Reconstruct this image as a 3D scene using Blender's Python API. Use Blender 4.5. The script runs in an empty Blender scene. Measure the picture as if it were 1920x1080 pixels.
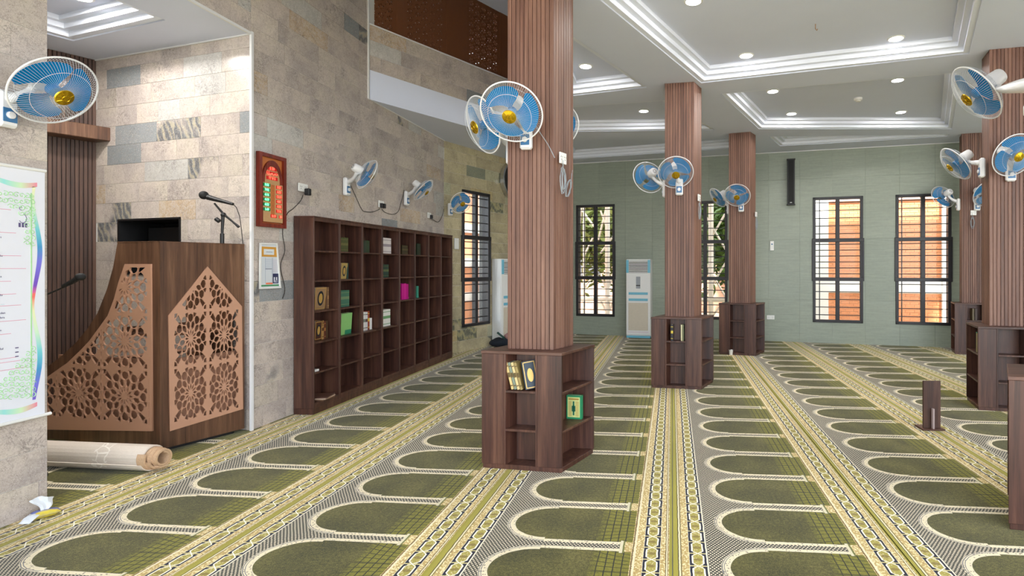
import bpy, bmesh, math, random
from mathutils import Vector, Matrix, noise
random.seed(7)
SC = bpy.context.scene
COL = SC.collection
R = math.radians

# ------------------------------------------------------------------ camera
YAW = math.atan(90 / 1000)            # camera heading, left of the +Y carpet direction
EYE = 1.5
FPX, CXP, HY = 1000.0, 1170.0, 500.0   # focal length, principal column and horizon, in photo pixels
cam = bpy.data.objects.new('camera', bpy.data.cameras.new('camera'))
COL.objects.link(cam)
cam.location = (0, 0, EYE)
cam.rotation_euler = (R(90), 0, YAW)
cam.data.sensor_width = 36
cam.data.lens = 36 * FPX / 1920
cam.data.shift_x = (960 - CXP) / 1920
cam.data.shift_y = (HY - 540) / 1920
cam.data.clip_start = 0.05
cam.data.clip_end = 300
SC.camera = cam

# ------------------------------------------------------------------ light
world = bpy.data.worlds.new('world'); SC.world = world
world.use_nodes = True
bgn = world.node_tree.nodes['Background']
bgn.inputs[0].default_value = (0.84, 0.92, 1.03, 1)
bgn.inputs[1].default_value = 4.0
sun = bpy.data.objects.new('sun', bpy.data.lights.new('sun', 'SUN'))
COL.objects.link(sun)
sun.data.energy = 12.0
sun.data.angle = R(2)
sun.data.color = (1.0, 0.95, 0.86)
sun.rotation_euler = (R(45), 0, R(18))      # from behind the camera, a little to the right
SC.view_settings.view_transform = 'Standard'
SC.view_settings.look = 'None'
SC.view_settings.gamma = 1
SC.view_settings.use_curve_mapping = False
SC.view_settings.exposure = 0.54
LAMP_W = 10.0

# ------------------------------------------------------------------ survey helpers (photo pixel -> point in the room)
_s, _c = math.sin(YAW), math.cos(YAW)
def ray(u, v):
    k = (u - CXP) / FPX; m = -(v - HY) / FPX
    return Vector((-_s + k * _c, _c + k * _s, m))
def G(u, v, z=0.0):
    r = ray(u, v); t = (z - EYE) / r.z
    return Vector((r.x * t, r.y * t, z))
def onplane(u, v, P, N):
    r = ray(u, v); o = Vector((0, 0, EYE))
    t = (Vector(P) - o).dot(Vector(N)) / r.dot(Vector(N))
    return o + r * t

# ------------------------------------------------------------------ mesh helpers
ID = lambda p: p
class MB:
    def __init__(s, xf=None):
        s.v = []; s.f = []; s.xf = xf or ID; s.mi = []; s.m = 0
    def add(s, vs, fs):
        n = len(s.v)
        s.v += [tuple(s.xf(Vector(p))) for p in vs]
        s.f += [tuple(i + n for i in f) for f in fs]; s.mi += [s.m] * len(fs)
        return s
    def box(s, a, b):
        (x0, y0, z0), (x1, y1, z1) = a, b
        vs = [(x0,y0,z0),(x1,y0,z0),(x1,y1,z0),(x0,y1,z0),(x0,y0,z1),(x1,y0,z1),(x1,y1,z1),(x0,y1,z1)]
        return s.add(vs, [(0,3,2,1),(4,5,6,7),(0,1,5,4),(1,2,6,5),(2,3,7,6),(3,0,4,7)])
    def bbox(s, a, b, c=0.004):
        """box with chamfered vertical and horizontal edges"""
        (x0, y0, z0), (x1, y1, z1) = a, b
        c = min(c, (x1-x0)*.45, (y1-y0)*.45, (z1-z0)*.45)
        def ring(k, z):
            return [(x0+k,y0+c+0*k,z),(x0+c,y0+k,z),(x1-c,y0+k,z),(x1-k,y0+c,z),(x1-k,y1-c,z),(x1-c,y1-k,z),(x0+c,y1-k,z),(x0+k,y1-c,z)]
        def inner(z):
            return [(x0+c,y0+c,z),(x0+c,y0+c,z),(x1-c,y0+c,z),(x1-c,y0+c,z),(x1-c,y1-c,z),(x1-c,y1-c,z),(x0+c,y1-c,z),(x0+c,y1-c,z)]
        rings = [inner(z0), ring(0, z0+c), ring(0, z1-c), inner(z1)]
        vs = sum(rings, []); fs = [tuple(reversed(range(8))), tuple(range(24, 32))]
        for r in range(3):
            for i in range(8):
                j = (i+1) % 8
                fs.append((r*8+i, r*8+j, (r+1)*8+j, (r+1)*8+i))
        return s.add(vs, fs)
    def prism(s, pts, z0, z1):
        """polygon in xy, extruded in z"""
        n = len(pts)
        vs = [(p[0], p[1], z0) for p in pts] + [(p[0], p[1], z1) for p in pts]
        fs = [tuple(reversed(range(n))), tuple(range(n, 2*n))]
        fs += [(i, (i+1) % n, n+(i+1) % n, n+i) for i in range(n)]
        return s.add(vs, fs)
    def lathe(s, prof, n=20, M=None, cap=True):
        M = M or Matrix()
        vs = []; fs = []
        for r, z in prof:
            for i in range(n):
                a = 2*math.pi*i/n
                vs.append(M @ Vector((r*math.cos(a), r*math.sin(a), z)))
        for k in range(len(prof)-1):
            for i in range(n):
                j = (i+1) % n
                fs.append((k*n+i, k*n+j, (k+1)*n+j, (k+1)*n+i))
        if cap:
            fs.append(tuple(reversed(range(n)))); fs.append(tuple(range((len(prof)-1)*n, len(prof)*n)))
        return s.add(vs, fs)
    def tube(s, path, r, n=6, closed=False, cap=True):
        P = [Vector(p) for p in path]; m = len(P); vs = []; fs = []
        rr = r if isinstance(r, (list, tuple)) else [r]*m
        up = Vector((0.137, 0.229, 0.964))
        for i, p in enumerate(P):
            a = P[(i-1) % m] if (closed or i > 0) else p
            b = P[(i+1) % m] if (closed or i < m-1) else p
            t = (b-a).normalized()
            x = t.cross(up)
            if x.length < .05: x = t.cross(Vector((1, 0, 0)))
            x.normalize(); y = t.cross(x)
            for k in range(n):
                q = 2*math.pi*k/n
                vs.append(p + x*math.cos(q)*rr[i] + y*math.sin(q)*rr[i])
        for i in range(m if closed else m-1):
            i2 = (i+1) % m
            for k in range(n):
                k2 = (k+1) % n
                fs.append((i*n+k, i*n+k2, i2*n+k2, i2*n+k))
        if cap and not closed:
            fs.append(tuple(reversed(range(n)))); fs.append(tuple(range((m-1)*n, m*n)))
        return s.add(vs, fs)
    def sphere(s, c, r, nu=14, nv=9):
        rx, ry, rz = r if isinstance(r, (tuple, list)) else (r, r, r)
        vs = [(c[0], c[1], c[2]-rz)]; fs = []
        for j in range(1, nv):
            t = -math.pi/2 + math.pi*j/nv
            for i in range(nu):
                a = 2*math.pi*i/nu
                vs.append((c[0]+rx*math.cos(t)*math.cos(a), c[1]+ry*math.cos(t)*math.sin(a), c[2]+rz*math.sin(t)))
        vs.append((c[0], c[1], c[2]+rz))
        for i in range(nu):
            fs.append((0, 1+(i+1) % nu, 1+i))
            fs.append((len(vs)-1, 1+(nv-2)*nu+i, 1+(nv-2)*nu+(i+1) % nu))
        for j in range(nv-2):
            for i in range(nu):
                a = 1+j*nu+i; b = 1+j*nu+(i+1) % nu
                fs.append((a, b, b+nu, a+nu))
        return s.add(vs, fs)
    def mesh(s, name, mat, smooth=False):
        me = bpy.data.meshes.new(name)
        me.from_pydata(s.v, [], s.f)
        mats = mat if isinstance(mat, (list, tuple)) else [mat]
        for m in mats: me.materials.append(m)
        if len(mats) > 1: me.polygons.foreach_set('material_index', s.mi)
        if smooth:
            me.polygons.foreach_set('use_smooth', [True]*len(me.polygons))
            me.set_sharp_from_angle(angle=R(40))
        me.update()
        return me
def put(name, me, parent=None, loc=None, rot=None):
    o = bpy.data.objects.new(name, me); COL.objects.link(o)
    if parent is not None: o.parent = parent
    if loc is not None: o.location = loc
    if rot is not None: o.rotation_euler = rot
    return o
def obj(name, mb, mat, parent=None, loc=None, rot=None, smooth=False):
    return put(name, mb.mesh(name, mat, smooth), parent, loc, rot)
def tag(o, label, cat, group=None, kind=None):
    o['label'] = label; o['category'] = cat
    if group: o['group'] = group
    if kind: o['kind'] = kind
    return o
def thing(name, label, cat, loc=(0,0,0), rotz=0.0, group=None):
    o = bpy.data.objects.new(name, None); COL.objects.link(o)
    o.empty_display_size = .1
    o.location = loc; o.rotation_euler = (0, 0, rotz)
    return tag(o, label, cat, group)
def struct(o):
    o['kind'] = 'structure'; return o
def copy_tree(o, parent=None):
    c = o.copy(); COL.objects.link(c)
    if parent is not None: c.parent = parent
    for ch in list(o.children): copy_tree(ch, c)
    return c
def curve_mesh(name, outer, holes, t, mat, smooth=False):
    """flat plate in local xy with holes, thickness t (z from 0 to t)"""
    cu = bpy.data.curves.new(name+'_c', 'CURVE'); cu.dimensions = '2D'; cu.fill_mode = 'BOTH'
    cu.extrude = t/2
    for poly in [outer]+holes:
        sp = cu.splines.new('POLY'); sp.points.add(len(poly)-1); sp.use_cyclic_u = True
        for i, p in enumerate(poly): sp.points[i].co = (p[0], p[1], 0, 1)
    o = bpy.data.objects.new(name+'_c', cu); COL.objects.link(o)
    dg = bpy.context.evaluated_depsgraph_get()
    me = bpy.data.meshes.new_from_object(o.evaluated_get(dg))
    bpy.data.objects.remove(o); bpy.data.curves.remove(cu)
    me.name = name; me.transform(Matrix.Translation((0, 0, t/2)))
    me.materials.clear(); me.materials.append(mat)
    return me
def text_mesh(name, body, size, mat, align='LEFT', ext=0.0004, bold=0.0):
    cu = bpy.data.curves.new(name+'_t', 'FONT'); cu.body = body; cu.size = size
    cu.align_x = align; cu.align_y = 'CENTER'; cu.extrude = ext; cu.offset = bold; cu.resolution_u = 2
    o = bpy.data.objects.new(name+'_t', cu); COL.objects.link(o)
    dg = bpy.context.evaluated_depsgraph_get()
    me = bpy.data.meshes.new_from_object(o.evaluated_get(dg))
    bpy.data.objects.remove(o); bpy.data.curves.remove(cu)
    me.name = name; me.materials.clear(); me.materials.append(mat)
    return me
def frame_mat(origin, xdir, ydir):
    """matrix mapping local x,y,z to xdir, ydir, normal at origin"""
    x = Vector(xdir).normalized(); y = Vector(ydir); y = (y - x*y.dot(x)).normalized(); z = x.cross(y)
    M = Matrix((x, y, z)).transposed().to_4x4(); M.translation = Vector(origin)
    return M
def clip_convex(subject, clip):
    """Sutherland-Hodgman: subject polygon clipped by convex polygon (ccw)"""
    out = [tuple(p) for p in subject]
    for i in range(len(clip)):
        a = clip[i]; b = clip[(i+1) % len(clip)]
        inp = out; out = []
        def side(p): return (b[0]-a[0])*(p[1]-a[1])-(b[1]-a[1])*(p[0]-a[0])
        for j in range(len(inp)):
            p = inp[j]; q = inp[(j+1) % len(inp)]
            sp, sq = side(p), side(q)
            if sp >= 0: out.append(p)
            if (sp >= 0) != (sq >= 0):
                t = sp/(sp-sq); out.append((p[0]+(q[0]-p[0])*t, p[1]+(q[1]-p[1])*t))
        if not out: return []
    return out
def area(p): return .5*sum(p[i][0]*p[(i+1) % len(p)][1]-p[(i+1) % len(p)][0]*p[i][1] for i in range(len(p)))
def inset(poly, d):
    """offset a polygon inwards by d (ccw or cw)"""
    if area(poly) < 0: poly = poly[::-1]
    n = len(poly); out = []
    for i in range(n):
        a = Vector(poly[i-1][:2]); b = Vector(poly[i][:2]); c = Vector(poly[(i+1) % n][:2])
        e1 = (b-a).normalized(); e2 = (c-b).normalized()
        n1 = Vector((-e1.y, e1.x)); n2 = Vector((-e2.y, e2.x))
        m = (n1+n2); m = m/max(.15, m.dot(n1))
        out.append(tuple(b+m*d))
    return out

# ------------------------------------------------------------------ node expression helper
class NT:
    def __init__(s, name):
        s.mat = bpy.data.materials.new(name); s.mat.use_nodes = True
        s.nt = s.mat.node_tree; s.bsdf = s.nt.nodes['Principled BSDF']
    def n(s, t, **kw):
        nd = s.nt.nodes.new(t)
        for k, v in kw.items(): setattr(nd, k, v)
        return nd
    def link(s, a, b): s.nt.links.new(a, b)
    def setin(s, sock, v):
        if isinstance(v, Ex): v = v.v
        if isinstance(v, bpy.types.NodeSocket): s.link(v, sock)
        else: sock.default_value = v
    def math(s, op, *a, clamp=False):
        nd = s.n('ShaderNodeMath', operation=op); nd.use_clamp = clamp
        for i, x in enumerate(a): s.setin(nd.inputs[i], x)
        return Ex(s, nd.outputs[0])
    def mix(s, fac, a, b, blend='MIX'):
        nd = s.n('ShaderNodeMix', data_type='RGBA', blend_type=blend)
        s.setin(nd.inputs[0], fac); s.setin(nd.inputs[6], a); s.setin(nd.inputs[7], b)
        return nd.outputs[2]
    def noise(s, vec=None, scale=5, detail=4, rough=.5, dist=0.0):
        nd = s.n('ShaderNodeTexNoise')
        nd.inputs['Scale'].default_value = scale; nd.inputs['Detail'].default_value = detail
        nd.inputs['Roughness'].default_value = rough; nd.inputs['Distortion'].default_value = dist
        if vec is not None: s.link(vec, nd.inputs['Vector'])
        return Ex(s, nd.outputs['Fac'])
    def voro(s, vec=None, scale=5, feature='F1'):
        nd = s.n('ShaderNodeTexVoronoi', feature=feature)
        nd.inputs['Scale'].default_value = scale
        if vec is not None: s.link(vec, nd.inputs['Vector'])
        return nd
    def comb(s, x, y, z):
        nd = s.n('ShaderNodeCombineXYZ')
        for i, q in enumerate((x, y, z)): s.setin(nd.inputs[i], q)
        return nd.outputs[0]
    def mapping(s, vec, scale=(1,1,1), loc=(0,0,0), rot=(0,0,0)):
        nd = s.n('ShaderNodeMapping'); s.link(vec, nd.inputs[0])
        nd.inputs['Scale'].default_value = scale; nd.inputs['Location'].default_value = loc; nd.inputs['Rotation'].default_value = rot
        return nd.outputs[0]
    def ramp(s, fac, stops, interp='LINEAR'):
        nd = s.n('ShaderNodeValToRGB'); s.setin(nd.inputs[0], fac)
        cr = nd.color_ramp; cr.interpolation = interp
        while len(cr.elements) < len(stops): cr.elements.new(.5)
        for e, (p, c) in zip(cr.elements, stops): e.position = p; e.color = (*c, 1)
        return nd.outputs[0]
    def pos(s): return s.n('ShaderNodeNewGeometry').outputs['Position']
    def ocol(s): return s.n('ShaderNodeObjectInfo').outputs['Color']
    def orand(s): return Ex(s, s.n('ShaderNodeObjectInfo').outputs['Random'])
    def base(s, c): s.setin(s.bsdf.inputs['Base Color'], c)
    def bump(s, h, strength=.3, dist=.01):
        nd = s.n('ShaderNodeBump'); nd.inputs['Strength'].default_value = strength; nd.inputs['Distance'].default_value = dist
        s.setin(nd.inputs['Height'], h); s.link(nd.outputs[0], s.bsdf.inputs['Normal'])
class Ex:
    def __init__(s, t, v): s.t = t; s.v = v
    def _b(s, op, o, r=False, **k): return s.t.math(op, o, s, **k) if r else s.t.math(op, s, o, **k)
    def __add__(s, o): return s._b('ADD', o)
    __radd__ = __add__
    def __sub__(s, o): return s._b('SUBTRACT', o)
    def __rsub__(s, o): return s._b('SUBTRACT', o, True)
    def __mul__(s, o): return s._b('MULTIPLY', o)
    __rmul__ = __mul__
    def __truediv__(s, o): return s._b('DIVIDE', o)
    def lt(s, o): return s._b('LESS_THAN', o)
    def gt(s, o): return s._b('GREATER_THAN', o)
    def mx(s, o): return s._b('MAXIMUM', o)
    def mn(s, o): return s._b('MINIMUM', o)
    def ab(s): return s.t.math('ABSOLUTE', s)
    def fr(s): return s.t.math('FRACT', s)
    def sq(s): return s.t.math('SQRT', s)
    def sin(s): return s.t.math('SINE', s)
    def clamp(s): return s.t.math('ADD', s, 0.0, clamp=True)
    def inside(s, a, b): return s.gt(a)*s.lt(b)
def L(r, g, b):
    f = lambda x: ((x/255+.055)/1.055)**2.4 if x/255 > .04045 else x/255/12.92
    return (f(r), f(g), f(b))
def L4(r, g, b): return (*L(r, g, b), 1)
def plain(name, c, rough=.5, metal=0.0, spec=.5, var=0.06, scale=30, emit=None, es=1.0, coat=0.0, alpha=1.0):
    """simple surface with slight procedural unevenness"""
    t = NT(name)
    n = t.noise(t.pos(), scale, 3)
    dark = tuple(x*(1-var) for x in c); lite = tuple(min(1, x*(1+var)) for x in c)
    t.base(t.mix(n, (*dark, 1), (*lite, 1)))
    t.setin(t.bsdf.inputs['Roughness'], (n*.12 + (rough-.06)))
    t.bsdf.inputs['Metallic'].default_value = metal
    t.bsdf.inputs['Specular IOR Level'].default_value = spec
    t.bsdf.inputs['Coat Weight'].default_value = coat
    t.bsdf.inputs['Alpha'].default_value = alpha
    if emit:
        t.bsdf.inputs['Emission Color'].default_value = (*emit, 1); t.bsdf.inputs['Emission Strength'].default_value = es
    return t.mat
def wood(name, dark, mid, lite, rough=.4, scale=1.0, bands=1.0, rot=False, objvar=.12):
    t = NT(name)
    p = t.pos()
    g = t.mapping(p, (26*scale, 26*scale, 1.1*scale))
    if rot: g = t.mapping(p, (1.1*scale, 26*scale, 26*scale))
    add = t.n('ShaderNodeVectorMath', operation='ADD'); t.link(g, add.inputs[0])
    r = t.orand(); t.link(t.comb(r*57.0, r*31.0, r*13.0), add.inputs[1])
    n1 = t.noise(add.outputs[0], 1.0, 6, .6, .4)
    n2 = t.noise(add.outputs[0], 5.0, 3, .7)
    n3 = t.noise(add.outputs[0], .22, 2, .5)
    f = (n1*.65*bands + n2*.25 + n3*.35 - .12)
    c = t.ramp(f, [(0.30, dark), (0.5, mid), (0.72, lite)])
    v = r*objvar*2 + (1-objvar)
    hsv = t.n('ShaderNodeHueSaturation'); t.link(c, hsv.inputs['Color']); t.setin(hsv.inputs['Value'], v)
    t.base(hsv.outputs[0])
    t.setin(t.bsdf.inputs['Roughness'], n2*.2+(rough-.1))
    t.bump(n2, .12, .002)
    return t.mat
M = {}
M['walnut'] = wood('walnut_board', L(36, 18, 14), L(72, 43, 34), L(108, 74, 58), .42)
M['walnut_h'] = wood('walnut_board_flat', L(38, 20, 16), L(74, 46, 37), L(106, 74, 60), .42, rot=True)
M['slat'] = wood('slat_wood', L(76, 48, 38), L(112, 78, 64), L(138, 104, 88), .5, objvar=.14)
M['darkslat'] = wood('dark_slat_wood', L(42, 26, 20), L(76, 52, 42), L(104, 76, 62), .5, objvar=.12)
M['pulpit'] = wood('pulpit_veneer', L(50, 30, 20), L(92, 62, 44), L(128, 94, 70), .35)
M['lattice'] = plain('tan_lattice', L(176, 132, 106), .55, var=.04)
M['innerboard'] = plain('inner_board', L(150, 108, 84), .6, var=.06)
M['plaster'] = plain('ceiling_paint', L(214, 220, 238), .8, var=.02, scale=4, spec=.2)
M['plasterbeam'] = M['plaster']
M['cornice'] = plain('cornice_white', L(228, 233, 246), .6, var=.015, spec=.3)
M['trimwhite'] = plain('white_trim', L(222, 222, 224), .5, var=.02)
M['white'] = plain('white_plastic', L(228, 228, 226), .35, var=.02)
M['fanwhite'] = plain('fan_white_plastic', L(226, 226, 228), .35, var=.02)
M['wire'] = plain('guard_wire', L(200, 204, 208), .35, var=.02)
M['gold'] = plain('gold_badge', L(206, 170, 40), .2, metal=.85, var=.04, scale=8)
M['blackframe'] = plain('black_window_frame', L(38, 36, 40), .4, var=.08)
M['black'] = plain('black_plastic', L(20, 20, 22), .45, var=.1)
M['mesh_black'] = plain('black_grille', L(12, 12, 14), .7, var=.2, scale=400)
M['chrome'] = plain('chrome', L(200, 200, 205), .18, metal=1.0)
M['grey_cable'] = plain('grey_cable', L(150, 158, 165), .5)
M['dark_cable'] = plain('dark_cable', L(50, 46, 44), .6)
M['cyan'] = plain('cyan_film', L(110, 182, 206), .3)
M['blue'] = plain('blue_panel', L(62, 112, 158), .35)
M['grout'] = plain('grout', L(226, 224, 220), .9, var=.04)
M['concrete'] = plain('backing_concrete', L(176, 178, 166), .9, var=.05)
M['green_leaf'] = plain('leaf_green', L(92, 120, 50), .6, var=.5, scale=3)
M['green_leaf2'] = plain('leaf_olive', L(120, 132, 64), .6, var=.5, scale=3)
M['bark'] = plain('bark', L(150, 120, 96), .8, var=.2)
M['whitewall'] = plain('white_render', L(240, 236, 228), .8, var=.03)
M['whitesteel'] = plain('white_steel', L(240, 226, 212), .6, var=.03)
M['brick'] = plain('orange_brick', L(226, 150, 104), .85, var=.18, scale=9)
M['mortar'] = plain('mortar', L(236, 196, 160), .9, var=.05)
M['ground'] = plain('outside_paving', L(196, 184, 168), .9, var=.1)
M['led_glass'] = plain('display_glass', L(40, 8, 6), .3)
M['maroon'] = wood('mahogany_frame', L(70, 18, 12), L(112, 38, 26), L(140, 60, 44), .3)
M['goldpanel'] = plain('gold_dial', L(190, 150, 104), .45, var=.12, scale=60)
M['orange_panel'] = plain('orange_dial', L(186, 108, 52), .45, var=.12, scale=60)
M['led_red'] = plain('red_led', L(255, 120, 100), .5, emit=L(255, 70, 50), es=2.2)
M['led_green'] = plain('green_led', L(140, 255, 170), .5, emit=L(90, 255, 150), es=2.0)
M['led_redb'] = plain('red_led_window', L(150, 16, 12), .5, emit=L(190, 20, 12), es=.35)
M['led_greenb'] = plain('green_led_window', L(14, 90, 50), .5, emit=L(10, 110, 60), es=.3)
M['lamp'] = plain('lamp_diffuser', (1, 1, 1), .5, emit=(1, .97, .9), es=14)

# glass: thin, mostly clear
t = NT('window_glass')
tr = t.n('ShaderNodeBsdfTransparent'); gl = t.n('ShaderNodeBsdfGlossy'); gl.inputs['Roughness'].default_value = .05
lw = t.n('ShaderNodeLayerWeight'); lw.inputs[0].default_value = .25
mx = t.n('ShaderNodeMixShader'); tr.inputs[0].default_value = (.93, .95, .94, 1)
f = Ex(t, lw.outputs['Fresnel'])*.5
t.setin(mx.inputs[0], f); t.link(tr.outputs[0], mx.inputs[1]); t.link(gl.outputs[0], mx.inputs[2])
t.link(mx.outputs[0], t.nt.nodes['Material Output'].inputs[0]); M['glass'] = t.mat

# fan blade: translucent blue plastic
t = NT('blue_blade')
t.base(L4(0, 122, 184)); t.bsdf.inputs['Roughness'].default_value = .22
tl = t.n('ShaderNodeBsdfTranslucent'); tl.inputs[0].default_value = L4(0, 150, 215)
ms = t.n('ShaderNodeMixShader'); ms.inputs[0].default_value = .2
t.link(t.bsdf.outputs[0], ms.inputs[1]); t.link(tl.outputs[0], ms.inputs[2])
t.link(ms.outputs[0], t.nt.nodes['Material Output'].inputs[0]); M['blade'] = t.mat

# stone tile: object colour = (shade, kind, seed)
t = NT('granite_tile')
sp = t.n('ShaderNodeSeparateColor'); t.link(t.ocol(), sp.inputs[0])
shade, kind, seed = (Ex(t, sp.outputs[i]) for i in range(3))
add = t.n('ShaderNodeVectorMath', operation='ADD'); t.link(t.pos(), add.inputs[0]); t.link(t.comb(seed*71.0, seed*37.0, seed*91.0), add.inputs[1])
P = add.outputs[0]
big = t.noise(P, 2.6, 3, .5, .5); med = t.noise(P, 24, 5, .7, 1.2); fine = t.noise(P, 110, 4, .75)
v1 = t.noise(P, 9, 5, .65, 2.6); vein = (1-((v1-.5).ab()*26)).clamp()
vmask = ((t.noise(P, 3.5, 2)-.52)*7).clamp()
w1_ = t.noise(P, 46, 3, .6, 3.0); worm = (1-((w1_-.5).ab()*15)).clamp()
basec = t.ramp(big, [(.3, L(174, 164, 160)), (.5, L(196, 184, 176)), (.7, L(202, 191, 178))])
warm = t.mix(kind.inside(.765, .80)*((med-.35)*3).clamp()*.8, basec, L4(200, 168, 122))
pale = t.mix(kind.inside(.8, .86)*.5, warm, L4(190, 196, 196))
wv = t.n('ShaderNodeTexWave'); wv.inputs['Scale'].default_value = 5; wv.inputs['Distortion'].default_value = 7; wv.inputs['Detail'].default_value = 4; wv.inputs['Detail Scale'].default_value = 2.5
t.link(t.mapping(P, (1, 1, .55), rot=(0, R(38), R(8))), wv.inputs['Vector'])
slate = t.ramp(Ex(t, wv.outputs['Fac'])*.55+med*.45, [(.25, L(104, 106, 110)), (.5, L(132, 134, 136)), (.75, L(172, 164, 144))])
smooth_sl = t.ramp(med, [(.3, L(132, 137, 142)), (.7, L(152, 156, 158))])
c1 = t.mix(kind.inside(.93, .965), pale, smooth_sl)
c2 = t.mix(kind.gt(.965)*((t.noise(P, 2.2, 1)-.4)*14).clamp(), c1, slate)
c3 = t.mix(worm*((med-.38)*5).clamp()*.68, c2, L4(112, 98, 90))
c4 = t.mix(vein*vmask*.6, c3, L4(80, 76, 78))
c5 = t.mix(((fine-.54)*8).clamp()*.5, c4, L4(222, 212, 200))
hs = t.n('ShaderNodeHueSaturation'); t.link(c5, hs.inputs['Color']); t.setin(hs.inputs['Value'], shade*.16+.92)
t.base(hs.outputs[0]); t.setin(t.bsdf.inputs['Roughness'], fine*.15+.16)
M['stone'] = t.mat
# rear wall: same stone, yellow-green light cast multiplied into its colour
M['stone_lightcast'] = M['stone'].copy(); M['stone_lightcast'].name = 'granite_tile_yellow_lightcast'
_n = M['stone_lightcast'].node_tree; _b = _n.nodes['Principled BSDF']; _src = _b.inputs['Base Color'].links[0].from_socket
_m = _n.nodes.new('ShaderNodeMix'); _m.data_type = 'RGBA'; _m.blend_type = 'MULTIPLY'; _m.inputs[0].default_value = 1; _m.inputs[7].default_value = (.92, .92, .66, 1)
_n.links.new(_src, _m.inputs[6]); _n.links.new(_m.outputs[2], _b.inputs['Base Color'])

# far wall tile: greenish grey with faint horizontal streaks
t = NT('greygreen_tile')
sp = t.n('ShaderNodeSeparateColor'); t.link(t.ocol(), sp.inputs[0]); sh = Ex(t, sp.outputs[0])
h1 = t.noise(t.mapping(t.pos(), (3, 3, 34)), 1, 5, .6); h2 = t.noise(t.mapping(t.pos(), (22, 22, 22)), 1, 4, .6)
t.base(t.mix((h1*.7+h2*.3+(sh-.5)*.12), L4(120, 130, 118), L4(166, 173, 158)))
t.bsdf.inputs['Roughness'].default_value = .38
M['greentile'] = t.mat

# rolled rug
t = NT('beige_rug_back')
p = t.n('ShaderNodeTexCoord').outputs['Object']
w1 = t.noise(t.mapping(p, (60, 300, 300)), 1, 3); w2 = t.voro(t.mapping(p, (9, 9, 9)), 1.6, 'DISTANCE_TO_EDGE')
e = Ex(t, w2.outputs['Distance']).lt(.05)
sx = t.n('ShaderNodeSeparateXYZ'); t.link(p, sx.inputs[0]); X = Ex(t, sx.outputs[0])
band = X.inside(-.42, -.30)
t.base(t.mix(e*band*.8, t.mix(w1, L4(206, 192, 178), L4(228, 216, 204)), L4(244, 236, 226)))
t.bsdf.inputs['Roughness'].default_value = .9; t.bump(w1, .4, .003); M['rugback'] = t.mat
M['rugpile'] = plain('rug_pile_edge', L(190, 158, 126), .95, var=.25, scale=120)

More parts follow.
